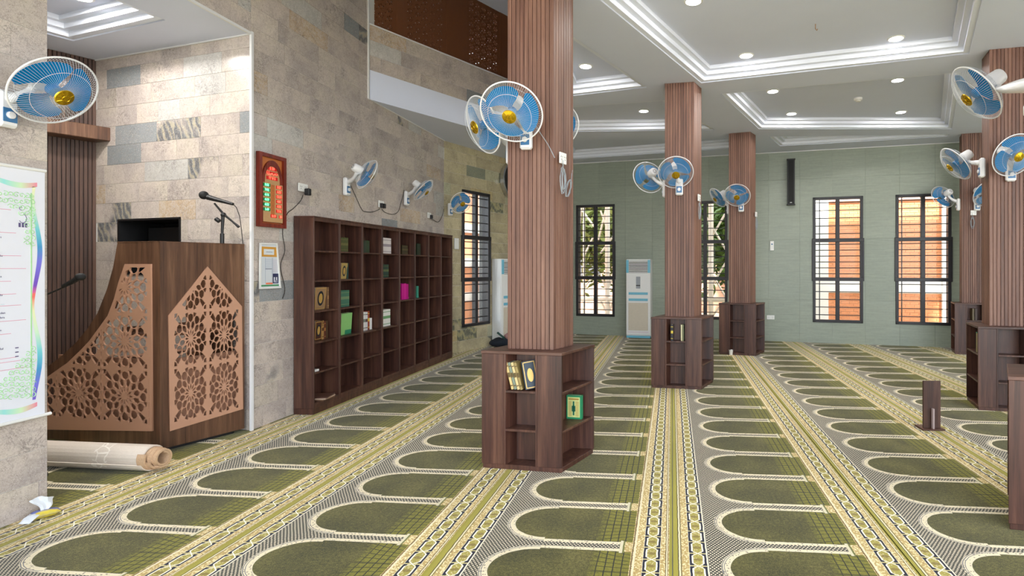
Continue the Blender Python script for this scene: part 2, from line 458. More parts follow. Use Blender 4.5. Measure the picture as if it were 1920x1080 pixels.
# ------------------------------------------------------------------ prayer carpet (object x = across one row, y = along the row)
def carpet():
    t = NT('prayer_carpet')
    sx = t.n('ShaderNodeSeparateXYZ'); t.link(t.n('ShaderNodeTexCoord').outputs['Object'], sx.inputs[0])
    p = t.pos()
    wob = (t.noise(p, 22, 2)-.5)*.006
    x = Ex(t, sx.outputs[0])+wob; y = Ex(t, sx.outputs[1])+(t.noise(t.mapping(p, (1, 1, 1), (5, 3, 0)), 20, 2)-.5)*.006
    PIT = .477
    q = ((y/PIT+.5).fr()-.5)*PIT            # 0 on the separator, +-PIT/2 on the niche axis
    yc = PIT/2-q.ab()                        # distance from the niche axis
    tt = 1.2-x
    fine = t.noise(p, 260, 2, .6); mot = t.noise(p, 60, 3, .7); soft = t.noise(p, 3, 3)
    # colours
    olive_d = t.ramp(mot*.6+soft*.4, [(.36, L(52, 50, 14)), (.5, L(84, 80, 30)), (.64, L(116, 108, 54))])
    speck = t.mix(fine.gt(.56)*.75, olive_d, L4(38, 38, 24))
    arch_in = t.mix((fine.lt(.40))*.7, speck, L4(128, 122, 66))
    # niche foot: lighter olive with a dark grid
    olive_l = t.ramp(mot, [(.3, L(100, 98, 22)), (.7, L(132, 126, 42))])
    gx = ((tt/.042).fr()-.5).ab().gt(.43)
    gy = (((yc*((tt-.9)*-1.0)/.6+.5)/.036).fr()-.5).ab().gt(.44)
    foot = t.mix(gx.mx(gy)*.95, olive_l, L4(24, 26, 22))
    inside = t.mix(((.43-tt)*14+mot-.5).clamp(), arch_in, foot)
    # dotted ground
    d1 = ((x*(2*math.pi/.020)).sin())*((y*(2*math.pi/.026)).sin())
    dots = d1.gt(.22)
    dots2 = d1.lt(-.45)
    diap = t.mix(dots, L4(46, 46, 52), L4(214, 202, 176))
    diap = t.mix(dots2*.8, diap, L4(92, 90, 66))
    # niche outline
    ex = ((.49-x).mx(0.0))/.205
    ey = yc/.176
    rr = (ex*ex+ey*ey).sq()
    sd_tip = (rr-1)*.176
    step = x.gt(.50)*.015
    sd = sd_tip-step                        # <0 inside niche
    rimn = t.voro(t.mapping(p, (1, 1, 1)), 60)
    rimf = Ex(t, rimn.outputs['Distance'])
    rim = t.mix(rimf.lt(.28)*.8, L4(226, 214, 184), L4(104, 92, 84))
    rim = t.mix(sd.inside(.0335, .038).mx(sd.inside(.025, .0285))*(x.lt(.5))*.8, rim, L4(70, 78, 100))
    rim = t.mix(sd.inside(.0, .004)*.7, rim, L4(225, 214, 186))
    rw = x.gt(.5)*(-.014)+.040
    field = t.mix(sd.lt(rw), diap, rim)
    field = t.mix(sd.lt(0.0), field, inside)
    # separator foot: bar and block
    insep = q.ab().lt(.062)
    flo = t.voro(p, 85); ff = Ex(t, flo.outputs['Distance'])
    flor = t.mix(ff.gt(.45), L4(236, 220, 172), L4(190, 164, 104))
    fv = Ex(t, flo.outputs['Color'])
    flor = t.mix(t.noise(p, 95, 2).gt(.60)*.6, flor, L4(150, 112, 82))
    field = t.mix(insep*tt.inside(.262, .278), field, L4(214, 206, 176))
    field = t.mix(insep*tt.inside(.252, .262), field, L4(112, 112, 60))
    field = t.mix(insep*(q.ab().lt(.05))*tt.inside(.2, .252), field, flor)
    # border bands on both sides of the seam, b = distance from seam
    def band(b, o, field):
        cream = L4(222, 210, 166); dk = L4(92, 88, 44); gold = L4(150, 144, 62)
        w = .09; PC = .1175
        uc = (b-(o+w/2))/(w/2); au = uc.ab()
        vv = ((y/PC).fr()-.5).ab()
        hexw = (((.5-vv)/.2).mn(1.0))*.62
        dd = au-hexw
        ch = t.mix((ff.lt(.33)), L4(164, 152, 72), L4(206, 190, 140))
        fl = ((uc*uc)*.7+(vv*vv)*14).lt(.16)
        ch = t.mix(fl*.7, ch, L4(120, 100, 50))
        ch = t.mix(dd.gt(0.0), ch, L4(196, 184, 132))
        ch = t.mix(dd.gt(0.10)*(vv.lt(.46))*au.gt(.50), ch, L4(12, 12, 42))
        ch = t.mix(dd.ab().lt(.085), ch, L4(244, 240, 224))
        ch = t.mix(au.gt(.955), ch, L4(222, 216, 190))
        return t.mix(b.inside(o, o+w), field, ch)
    seam_r = x; seam_l = tt
    # right of the seam
    f2 = t.mix(x.lt(.178), field, flor)
    f2 = t.mix(x.inside(.172, .178), f2, L4(226, 220, 200))
    f2 = band(x, .082, f2)
    f2 = t.mix(x.inside(.038, .044), f2, L4(118, 104, 60))
    f2 = t.mix(x.inside(.029, .038), f2, L4(226, 216, 180))
    f2 = t.mix(x.inside(.024, .029), f2, L4(70, 62, 30))
    f2 = t.mix(x.lt(.024), f2, t.mix(fine, L4(140, 132, 38), L4(176, 166, 70)))
    # left of the seam
    f3 = t.mix(tt.lt(.213), f2, flor)
    f3 = t.mix(tt.inside(.203, .209), f3, L4(96, 78, 50))
    f3 = t.mix(tt.inside(.19, .2), f3, L4(228, 218, 186))
    f3 = band(tt, .06, f3)
    f3 = t.mix(tt.inside(.03, .034).mx(tt.inside(.02, .023)), f3, L4(96, 78, 44))
    f3 = t.mix(tt.inside(.023, .030), f3, L4(226, 216, 180))
    f3 = t.mix(tt.lt(.015), f3, t.mix(fine, L4(134, 126, 36), L4(170, 160, 66)))
    hsv = t.n('ShaderNodeHueSaturation'); t.link(f3, hsv.inputs['Color']); t.setin(hsv.inputs['Value'], (soft*.2+fine*.25+.78))
    t.base(hsv.outputs[0])
    t.bsdf.inputs['Roughness'].default_value = .95; t.bsdf.inputs['Specular IOR Level'].default_value = .1
    t.bsdf.inputs['Sheen Weight'].default_value = .15
    t.bump(fine, .25, .003)
    return t.mat
M['carpet'] = carpet()

# ================================================================== STRUCTURE
ZC, ZS, ZU = 3.80, 3.63, 5.67         # main ceiling, gallery soffit, upper ceiling of the void
class Wall:
    """vertical wall plane: s runs along D, out = into the room, z up"""
    def __init__(s, O, D):
        s.O = Vector((O[0], O[1], 0)); s.D = Vector((D[0], D[1], 0)).normalized(); s.N = Vector((-s.D.y, s.D.x, 0))
        s.ang = math.atan2(s.D.y, s.D.x)
    def xf(s, p): return s.O + s.D*p[0] + s.N*p[1] + Vector((0, 0, p[2]))
    def at(s, a, o, z): return s.xf((a, o, z))
    def hit(s, u, v, out=0.0):
        P = onplane(u, v, s.O + s.N*out, s.N); return ((P-s.O).dot(s.D), P.z)
    def mat(s, a, o, z):
        """matrix whose x = -D (left to right for a viewer facing the wall), y = up, z = out"""
        return frame_mat(s.at(a, o, z), -s.D, (0, 0, 1))
def rect_minus(rects, h):
    out = []
    for (a0, a1, b0, b1) in rects:
        c0, c1, d0, d1 = h
        if c1 <= a0 or c0 >= a1 or d1 <= b0 or d0 >= b1: out.append((a0, a1, b0, b1)); continue
        if c0 > a0: out.append((a0, c0, b0, b1))
        if c1 < a1: out.append((c1, a1, b0, b1))
        x0, x1 = max(a0, c0), min(a1, c1)
        if d0 > b0: out.append((x0, x1, b0, d0))
        if d1 < b1: out.append((x0, x1, d1, b1))
    return [r for r in out if r[1]-r[0] > .004 and r[3]-r[2] > .004]
def wall_slab(name, W, s0, s1, z0, z1, holes, mat, th=.2, out=0.0):
    rects = [(s0, s1, z0, z1)]
    for h in holes: rects = rect_minus(rects, h)
    mb = MB(W.xf)
    for r in rects: mb.box((r[0], out-th, r[2]), (r[1], out, r[3]))
    return struct(obj(name, mb, mat))
TILES = {}
def tiles(parent, W, s0, s1, z0, z1, h, lens, holes, mat, name='stone_tile', gap=.0022, th=.004, rnd=None, off=0.0, kinds=None):
    rnd = rnd or random.Random(3)
    z = z0; row = 0; cnt = 0
    while z < z1-.01:
        zt = min(z+h, z1)
        s = s0 - rnd.random()*lens[-1] if off == 0 else s0-(row % 2)*off
        while s < s1:
            l = rnd.choice(lens); a, b = max(s, s0), min(s+l, s1); s += l
            if b-a < .03: continue
            rs = [(a, b, z, zt)]
            for hh in holes: rs = rect_minus(rs, hh)
            rs = [r for r in rs if (r[1]-r[0]) > .012 and (r[3]-r[2]) > .012]
            if not rs: continue
            full = len(rs) == 1
            if full:
                r = rs[0]; key = (name, mat.name, round(r[1]-r[0], 3), round(r[3]-r[2], 3), th)
                if key not in TILES:
                    g = gap/2
                    TILES[key] = MB().bbox((g, 0, g), (r[1]-r[0]-g, th, r[3]-r[2]-g), .0008).mesh(name, mat)
                me = TILES[key]; base = (r[0], r[2])
            else:
                mb = MB(); g = gap/2; base = (a, z)
                for r in rs: mb.box((r[0]-a+g*(r[0] <= a+1e-6), 0, r[2]-z+g*(r[2] <= z+1e-6)), (r[1]-a-g*(r[1] >= b-1e-6), th, r[3]-z-g*(r[3] >= zt-1e-6)))
                me = mb.mesh(name, mat)
            o = put(name, me, parent, W.at(base[0], 0, base[1]), (0, 0, W.ang))
            k = rnd.random()
            if kinds: k = kinds(a, z, k)
            o.color = (rnd.random(), k, rnd.random(), 1); cnt += 1
        z += h; row += 1
    return cnt

KINK = (-3.84, 8.70); FARL = (-2.68, 11.84)
WL = Wall(KINK, (0, -1))
WR = Wall(FARL, (KINK[0]-FARL[0], KINK[1]-FARL[1]))
WR_LEN = math.hypot(KINK[0]-FARL[0], KINK[1]-FARL[1])
FD = Vector((-.983, .1815, 0)).normalized()
far_o = Vector((FARL[0], FARL[1], 0)) - FD*11.0
WF = Wall(far_o, FD); WF_LEN = 11.0
NC = (-3.84, 4.555)
WN = Wall(NC, (-.979, .207)); WN_LEN = 2.13
nb = WN.at(WN_LEN, 0, 0)
WB = Wall((nb.x, nb.y), (-.468, -.884))

# ---- floor and carpet rows
fl = struct(obj('floor', MB().box((-9, -7, -.12), (11, 13.2, -.012)), M['concrete']))
PH = {-5: 3.29, -4: 3.29, -3: 3.28, -2: 3.29, -1: 3.321, 0: 3.40, 1: 3.47, 2: 3.52, 3: 3.52, 4: 3.6, 5: 3.6}
for k in range(-5, 6):
    x0 = .006+1.2*k-(.006 if k else 0)
    y0, y1 = -1.5, 12.4
    ph = PH[k]
    w = MB().box((.0, y0-ph, -.012), (1.2, y1-ph, 0))
    o = put('carpet_strip', w.mesh('carpet_strip', M['carpet']), fl, (x0, ph, 0))

# ---- window openings measured on their walls
def wrect(W, u0, v0, u1, v1):
    a, zt = W.hit(u0, v0); b, zb = W.hit(u1, v1); return (min(a, b), max(a, b), min(zt, zb), max(zt, zb))
WIN = {}
WIN[1] = wrect(WF, 1081, 386, 1153, 593)
WIN[2] = None
w3 = wrect(WF, 1524, 370.5, 1618, 606.5); WIN[3] = w3
w4 = wrect(WF, 1679, 364.5, 1783, 611); WIN[4] = w4
ztop = (w3[3]+w4[3]+WIN[1][3])/3; zbot = (w3[2]+w4[2]+WIN[1][2])/3
e2 = WF.hit(1364, 400)[0]; e1 = e2+(w3[1]-w3[0])
WIN[2] = (e2, e1, 0, 0)
for k in (1, 2, 3, 4): WIN[k] = (WIN[k][0], WIN[k][1], zbot, ztop)
a0 = WR.hit(865.5, 500)[0]; a1 = WR.hit(917, 500)[0]
WIN[5] = (min(a0, a1), max(a0, a1), zbot+.02, ztop)
fh = [WIN[k] for k in (1, 2, 3, 4)]
far = wall_slab('wall_far', WF, -.3, WF_LEN+.25, 0, 4.1, fh, M['concrete'], .22)
tiles(far, WF, -.3, WF_LEN, -.36, ZC, 1.2, [.6], fh+[(-1, 20, -1, 0)], M['greentile'], 'wall_tile', .0022, .01, random.Random(5), off=1e-9)
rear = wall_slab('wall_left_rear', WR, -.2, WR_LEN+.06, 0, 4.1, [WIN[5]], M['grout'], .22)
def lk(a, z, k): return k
tiles(rear, WR, 0, WR_LEN, 0, ZS, .195, [.3, .4, .4, .5, .6], [WIN[5]], M['stone_lightcast'], rnd=random.Random(11), kinds=lk)

# left wall: s = 8.7 - Y
sN0, sN1 = 8.7-4.555, 8.7-2.957       # the pulpit niche
s_gal = 8.7-6.44                       # where the gallery parapet meets the wall
lh = [(sN0, sN1, -.1, ZS), (-.5, s_gal, ZS, 9)]
left = wall_slab('wall_left', WL, -.05, 8.7+2.8, 0, 6.2, [(sN0-.10, sN1, -.1, ZS+.014)], M['grout'], .30)
struct(obj('wall_void_end', MB().box((-4.0, -2.8, ZC), (1.0, -2.6, 6.2)), M['plaster']))
tiles(left, WL, 0, sN0, 0, 5.6, .195, [.3, .4, .5, .6, .6], lh, M['stone'], rnd=random.Random(21))
tiles(left, WL, sN0, sN1, ZS, 5.2, .195, [.4, .6], [], M['stone'], rnd=random.Random(22))
tiles(left, WL, sN1, 8.7-1.6, 0, 3.7, .195, [.4, .6, .6], [], M['stone'], rnd=random.Random(23), kinds=lambda a, z, k: k*.6)
# niche walls
vent = wrect(WN, 222.5, 411.5, 340, 470); vent = (vent[0], vent[1], 1.42, vent[3])
nside = wall_slab('wall_niche_side', WN, .07, WN_LEN+.3, 0, ZS+.1, [vent], M['grout'], .20)
def nk(a, z, k): return k if z > 1.2 else k*.85
tiles(nside, WN, 0, WN_LEN, 0, ZS, .195, [.3, .4, .5, .6], [vent], M['stone'], rnd=random.Random(38), kinds=nk)
nback = wall_slab('wall_niche_back', WB, -.1, 2.6, 0, ZS+.1, [], M['blackframe'], .2)
nend = WB.at(2.5, 0, 0)
struct(obj('wall_niche_front', MB().prism([(nend.x-.2, nend.y+.1), (-3.86, 2.95), (-3.9, 2.75), (nend.x-.2, nend.y-.1)], 0, ZS), M['concrete']))
struct(obj('ceiling', MB().prism([(-3.9, 2.7), (-3.9, 5.2), (-7.5, 5.6), (-8.2, 2.4)], ZS+.17, ZS+.25), M['concrete']))
struct(obj('wall_right', MB().box((9.2, 1.0, 0), (9.4, 10.4, 4.1)), M['greentile']))
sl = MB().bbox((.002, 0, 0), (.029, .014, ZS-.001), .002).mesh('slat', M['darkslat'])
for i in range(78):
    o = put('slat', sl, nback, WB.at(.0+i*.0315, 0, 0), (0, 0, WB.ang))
sl2 = MB().bbox((.002, 0, 0), (.03, .014, 2.55), .002)
rail = obj('trim_1', MB(WB.xf).bbox((-.11, .015, WB.hit(180, 268)[1]), (2.5, .22, WB.hit(180, 243)[1]), .006), M['pulpit']); struct(rail)

# niche: soffit with its tray, fourth side hidden behind the pier
nseg = [(-3.84-.02, 4.56), (nb.x, nb.y), tuple(WB.at(2.5, 0, 0)[:2]), (-3.86, 2.95)]
tray = [(-5.632, 4.549), (-4.364, 4.238), (-4.44, 3.50), (-5.95, 3.78)]
ce = struct(put('ceiling', curve_mesh('ceiling', nseg, [tray], .012, M['plaster']), None, (0, 0, ZS)))
def coffer(poly, z, n, names):
    """stepped white cornice climbing into a recess, closed by a painted panel"""
    steps = [0, .055, .11, .165]; zz = [z+.012, z+.06, z+.108]
    if area(poly) < 0: poly = poly[::-1]
    rings = [inset(poly, d) for d in steps]; m = len(poly)
    par = None
    for k in range(3):
        a, b = rings[k], rings[k+1]; mb = MB()
        for i in range(m):
            j = (i+1) % m
            zb, zt = zz[k], z+.20
            vs = [(*a[i], zb), (*a[j], zb), (*b[j], zb), (*b[i], zb), (*a[i], zt), (*a[j], zt), (*b[j], zt), (*b[i], zt)]
            mb.add(vs, [(0,1,2,3),(7,6,5,4),(0,4,5,1),(2,6,7,3)])
        # small shadow bead under each step
        o = obj('cornice_step' if par else 'trim_%d' % n, mb, M['cornice'], par)
        if not par: par = struct(o)
    mb = MB(); mb.prism(rings[3], z+.150, z+.162)
    obj('recess_panel', mb, M['plaster'], par)
    return par
coffer(tray, ZS, 2, None)

# main ceiling: sheet with coffers; gallery edge runs back from column A
cA = (-1.18, 4.0); gE = (-2.41, 9.13)
main = [(-3.60, -2.0), cA, gE, (FARL[0]-.05, FARL[1]+.1), tuple(WF.at(-.2, 0, 0)[:2]), (9.5, -2.6), (-3.6, -2.6)]
cof = [
 [(-1.37, 2.9), (.366, 6.746), (3.198, 6.076), (1.55, 2.3)],
 [(.643, 7.185), (1.447, 9.081), (4.661, 9.37), (3.408, 6.634)],
 [(1.699, 9.617), (2.058, 10.403), (4.6, 9.957), (4.5, 9.82)],
 [(-.314, 6.845), (-1.42, 7.12), (-1.36, 5.3), (-1.08, 5.05)],
 [(-.095, 7.393), (.714, 9.067), (-2.05, 8.97), (-1.75, 7.62)],
 [(-2.1, 9.52), (1.089, 9.641), (1.387, 10.48), (-2.2, 11.26)],
 [(5.4, 9.3), (5.0, 6.6), (7.8, 6.1), (8.2, 8.8)],
]
cof[2] = [(1.699, 9.617), (2.058, 10.403), (4.85, 9.90), (4.80, 9.74)]
ceil = struct(put('ceiling', curve_mesh('ceiling', main, cof, .012, M['plaster']), None, (0, 0, ZC)))
for i, c in enumerate(cof): coffer(c, ZC, 3+i, None)
obj('roof_deck', MB().prism([(-3.60, -2.0), cA, gE, (FARL[0], FARL[1]+.4), (9.5, 10.2), (9.5, -2.6), (-3.6, -2.6)], ZC+.21, ZC+.33), M['concrete'], ceil)
# gallery slab, parapet and screen, along the edge of the void
gs = [KINK, (-3.84, 6.44), gE, (FARL[0]+.0, FARL[1]+.1), (FARL[0]-.08, FARL[1]+.1)]
soff = struct(obj('ceiling', MB().prism([(-3.9, 8.75), (-3.9, 6.41), gE, (FARL[0]+.02, FARL[1]+.15), (FARL[0]-.1, FARL[1]+.15)], ZS, ZC+.21), M['plaster']))
WG = Wall(gE, (-3.84-gE[0], 6.44-gE[1])); WG_LEN = math.hypot(-3.84-gE[0], 6.44-gE[1])
gal = wall_slab('wall_gallery', WG, -.35, WG_LEN, ZS-.003, 4.575, [], M['plaster'], .14)
tiles(gal, WG, -.35, WG_LEN, 4.003, 4.575, .191, [.5, .6, .6, .8], [], M['stone'], rnd=random.Random(47))
obj('coping', MB(WG.xf).bbox((-.35, -.14, 4.575), (WG_LEN, .018, 4.592), .003), M['trimwhite'], gal)
up = struct(obj('ceiling', MB().prism([(-4.2, -2.8), (-4.2, 9.5), (-2.6, 12.2), (1.0, 12.2), (1.0, -2.8)], ZU, ZU+.15), M['plaster']))
# wall above the hall ceiling that closes the void on its right
WV = Wall(cA, (gE[0]-cA[0], gE[1]-cA[1]))
wall_slab('wall_void_right', Wall(gE, (cA[0]-gE[0], cA[1]-gE[1])), 0.0, 5.3, ZC+.013, ZU, [], M['plaster'], .15, out=.16)
wall_slab('wall_void_near', Wall((-3.6, -2.0), (cA[0]+3.6, cA[1]+2.0)), 0, 6.5, ZC+.013, ZU, [], M['plaster'], .15)

# white edge strips of the niche
for i, (a, b) in enumerate([((sN0-.012, .0, 0), (sN0+.014, .02, ZS+.02)), ((sN0, .0, ZS-.012), (sN1, .018, ZS+.012))]):
    struct(obj('trim_%d' % (12+i), MB(WL.xf).box(a, b), M['trimwhite']))
struct(obj('trim_14', MB(WN.xf).box((0, .0, ZS-.012), (WN_LEN, .016, ZS)), M['trimwhite']))
struct(obj('trim_15', MB(WL.xf).box((0, .0, ZS-.008), (s_gal, .02, ZS)), M['trimwhite']))
struct(obj('trim_16', MB(WL.xf).box((s_gal-.01, .0, ZS), (s_gal+.012, .02, ZU)), M['trimwhite']))
struct(obj('trim_17', MB(WF.xf).box((0, .0, ZC-.012), (WF_LEN, .018, ZC)), M['trimwhite']))

# black lined recess in the niche wall
v0, v1, vz0, vz1 = vent
rr = thing('wall_recess', 'black lined rectangular recess in the stone wall above the pulpit', 'recess', WN.at((v0+v1)/2, -.1, vz0))
inv = Matrix.Translation(-rr.location)
def rel(root, W): return lambda p: W.xf(p) - root.location
mb = MB(rel(rr, WN))
mb.box((v0, -.4, vz0), (v0+.018, .012, vz1)); mb.box((v1-.018, -.4, vz0), (v1, .012, vz1))
mb.box((v0, -.4, vz1-.018), (v1, .012, vz1)); mb.box((v0, -.4, vz0), (v1, .012, vz0+.01))
obj('lining', mb, M['black'], rr)
obj('back_panel', MB(rel(rr, WN)).box((v0, -.42, vz0), (v1, -.4, vz1)), M['mesh_black'], rr)
obj('inner_box', MB(rel(rr, WN)).bbox((v0+.05, -.38, vz0+.01), (v1-.10, -.20, vz1-.07), .006), M['black'], rr)

# ---- windows
def window(n, W, r, cols=2, depth=.10, shift=.0):
    s0, s1, z0, z1 = r; h = z1-z0; fw = .052
    root = thing('window_%d' % n, '', 'window', W.at((s0+s1)/2, 0, z0)); del root['label']; del root['category']
    root['kind'] = 'structure'
    X = rel(root, W)
    t1 = z0+h*.345; t2 = z0+h*.655
    def part(name, *boxes):
        mb = MB(X)
        for a, b in boxes: mb.bbox(a, b, .004)
        return obj(name, mb, M['blackframe'], root)
    o0, o1 = -.06, .03
    part('window_frame', ((s0, o0, z0), (s0+fw, o1, z1)), ((s1-fw, o0, z0), (s1, o1, z1)), ((s0, o0, z1-fw), (s1, o1, z1)), ((s0, o0, z0), (s1, o1, z0+fw)))
    part('jamb', ((s0, -.22, z0), (s0+.02, o0, z1))); part('jamb', ((s1-.02, -.22, z0), (s1, o0, z1)))
    part('transom', ((s0-.018, -.05, t1-.035), (s1+.018, .045, t1+.035)))
    part('transom', ((s0-.018, -.05, t2-.035), (s1+.018, .045, t2+.035)))
    part('sash', ((s0-.018, -.02, t1), (s0+.022, .04, t2)), ((s1-.022, -.02, t1), (s1+.018, .04, t2)))
    ms = (s0+s1)/2
    part('mullion', ((ms-.036, o0, z0), (ms+.036, .025, z1)))
    part('rear_mullion', ((s1-(s1-s0)*.14-.018, -.16, z0), (s1-(s1-s0)*.14, -.14, z1)))
    secs = [(z0+fw, t1-.035, 5), (t1+.035, t2-.035, 6), (t2+.035, z1-fw, 5)]
    bar = MB(X)
    for (a, b, k) in secs:
        for i in range(k):
            z = a+(b-a)*(i+.62)/k
            part('bar', ((s0+.02, -.02, z-.008), (s1-.02, .004, z+.008)))
        for (c0, c1) in ((s0+fw, ms-.036), (ms+.036, s1-fw)):
            obj('pane', MB(X).box((c0, -.045, a), (c1, -.041, b)), M['glass'], root)
    return root
for k in (1, 2, 3, 4): window(k, WF, WIN[k])
window(5, WR, WIN[5])
# plain reveals of the openings
for k, W in ((1, WF), (2, WF), (3, WF), (4, WF), (5, WR)):
    s0, s1, z0, z1 = WIN[k]
    mb = MB(W.xf); e = .015
    mb.box((s0-e, -.22, z0-e), (s1+e, -.001, z0)); mb.box((s0-e, -.22, z1), (s1+e, -.001, z1+e))
    mb.box((s0-e, -.22, z0), (s0, -.001, z1)); mb.box((s1, -.22, z0), (s1+e, -.001, z1))
    struct(obj('trim_%d' % (20+k), mb, M['whitewall']))

# ---- gallery screen: wooden jali panels between solid stiles
M['screen'] = plain('screen_wood', L(108, 62, 30), .55, var=.12, scale=14)
def flower_holes(x0, x1, y0, y1, c, outline=None):
    hs = []
    nx = max(1, int((x1-x0)/c)); ny = max(1, int((y1-y0)/c)); cx = (x1-x0)/nx; cy = (y1-y0)/ny
    for i in range(nx):
        for j in range(ny):
            X, Y = x0+(i+.5)*cx, y0+(j+.5)*cy
            for k in range(6):
                a = k*math.pi/3+(i+j) % 2*.5
                for (r0, r1, w) in ((.12, .40, .075),):
                    p = [(r0, 0), ((r0+r1)/2, w), (r1, 0), ((r0+r1)/2, -w)]
                    hs.append([(X+cx*(q[0]*math.cos(a)-q[1]*math.sin(a)), Y+cy*(q[0]*math.sin(a)+q[1]*math.cos(a))) for q in p])
            for (dx, dy) in ((.5, .5),):
                if i < nx-1 and j < ny-1:
                    hs.append([(X+cx*(dx+.09*math.cos(q)), Y+cy*(dy+.09*math.sin(q))) for q in (0, math.pi/2, math.pi, 3*math.pi/2)])
    return hs
gsx = lambda u: WG.hit(u, 100)[0]
scr = thing('gallery_screen', 'dark brown pierced wooden screen standing on the gallery parapet', 'screen', WG.at(WG_LEN/2, 0, 4.592))
edges = [gsx(948), gsx(943), gsx(880), gsx(842), gsx(762), gsx(741), gsx(691)]
edges = [-.33, edges[1], edges[2], edges[3], edges[4], WG_LEN-.0]
def screen_panel(a, b, c=.105):
    w = b-a; h = ZU-4.592
    me = curve_mesh('screen_panel', [(0, 0), (w, 0), (w, h), (0, h)], flower_holes(.04, w-.04, .04, h-.04, c), .02, M['screen'])
    o = put('screen_panel', me, scr); Mx = frame_mat(WG.at(b, -.09, 4.592), -WG.D, (0, 0, 1))
    o.matrix_basis = Matrix.Translation(-scr.location) @ Mx
    return o
screen_panel(edges[1], edges[2]); screen_panel(edges[3], edges[4]); screen_panel(edges[4]+.10, edges[5])
for a, b in ((edges[0], edges[1]), (edges[2], edges[3]), (edges[4], edges[4]+.10)):
    obj('stile', MB(rel(scr, WG)).bbox((a, -.10, 4.592), (b, -.06, ZU), .003), M['screen'], scr)
# partition behind the left gallery; its tan stands in for light through the holes
struct(obj('wall_gallery_rear', MB(WG.xf).box((edges[2]+.02, -.95, ZC+.21), (WG_LEN+.6, -.80, ZU)), plain('gallery_rear_lit_tan', L(196, 150, 110), .8)))

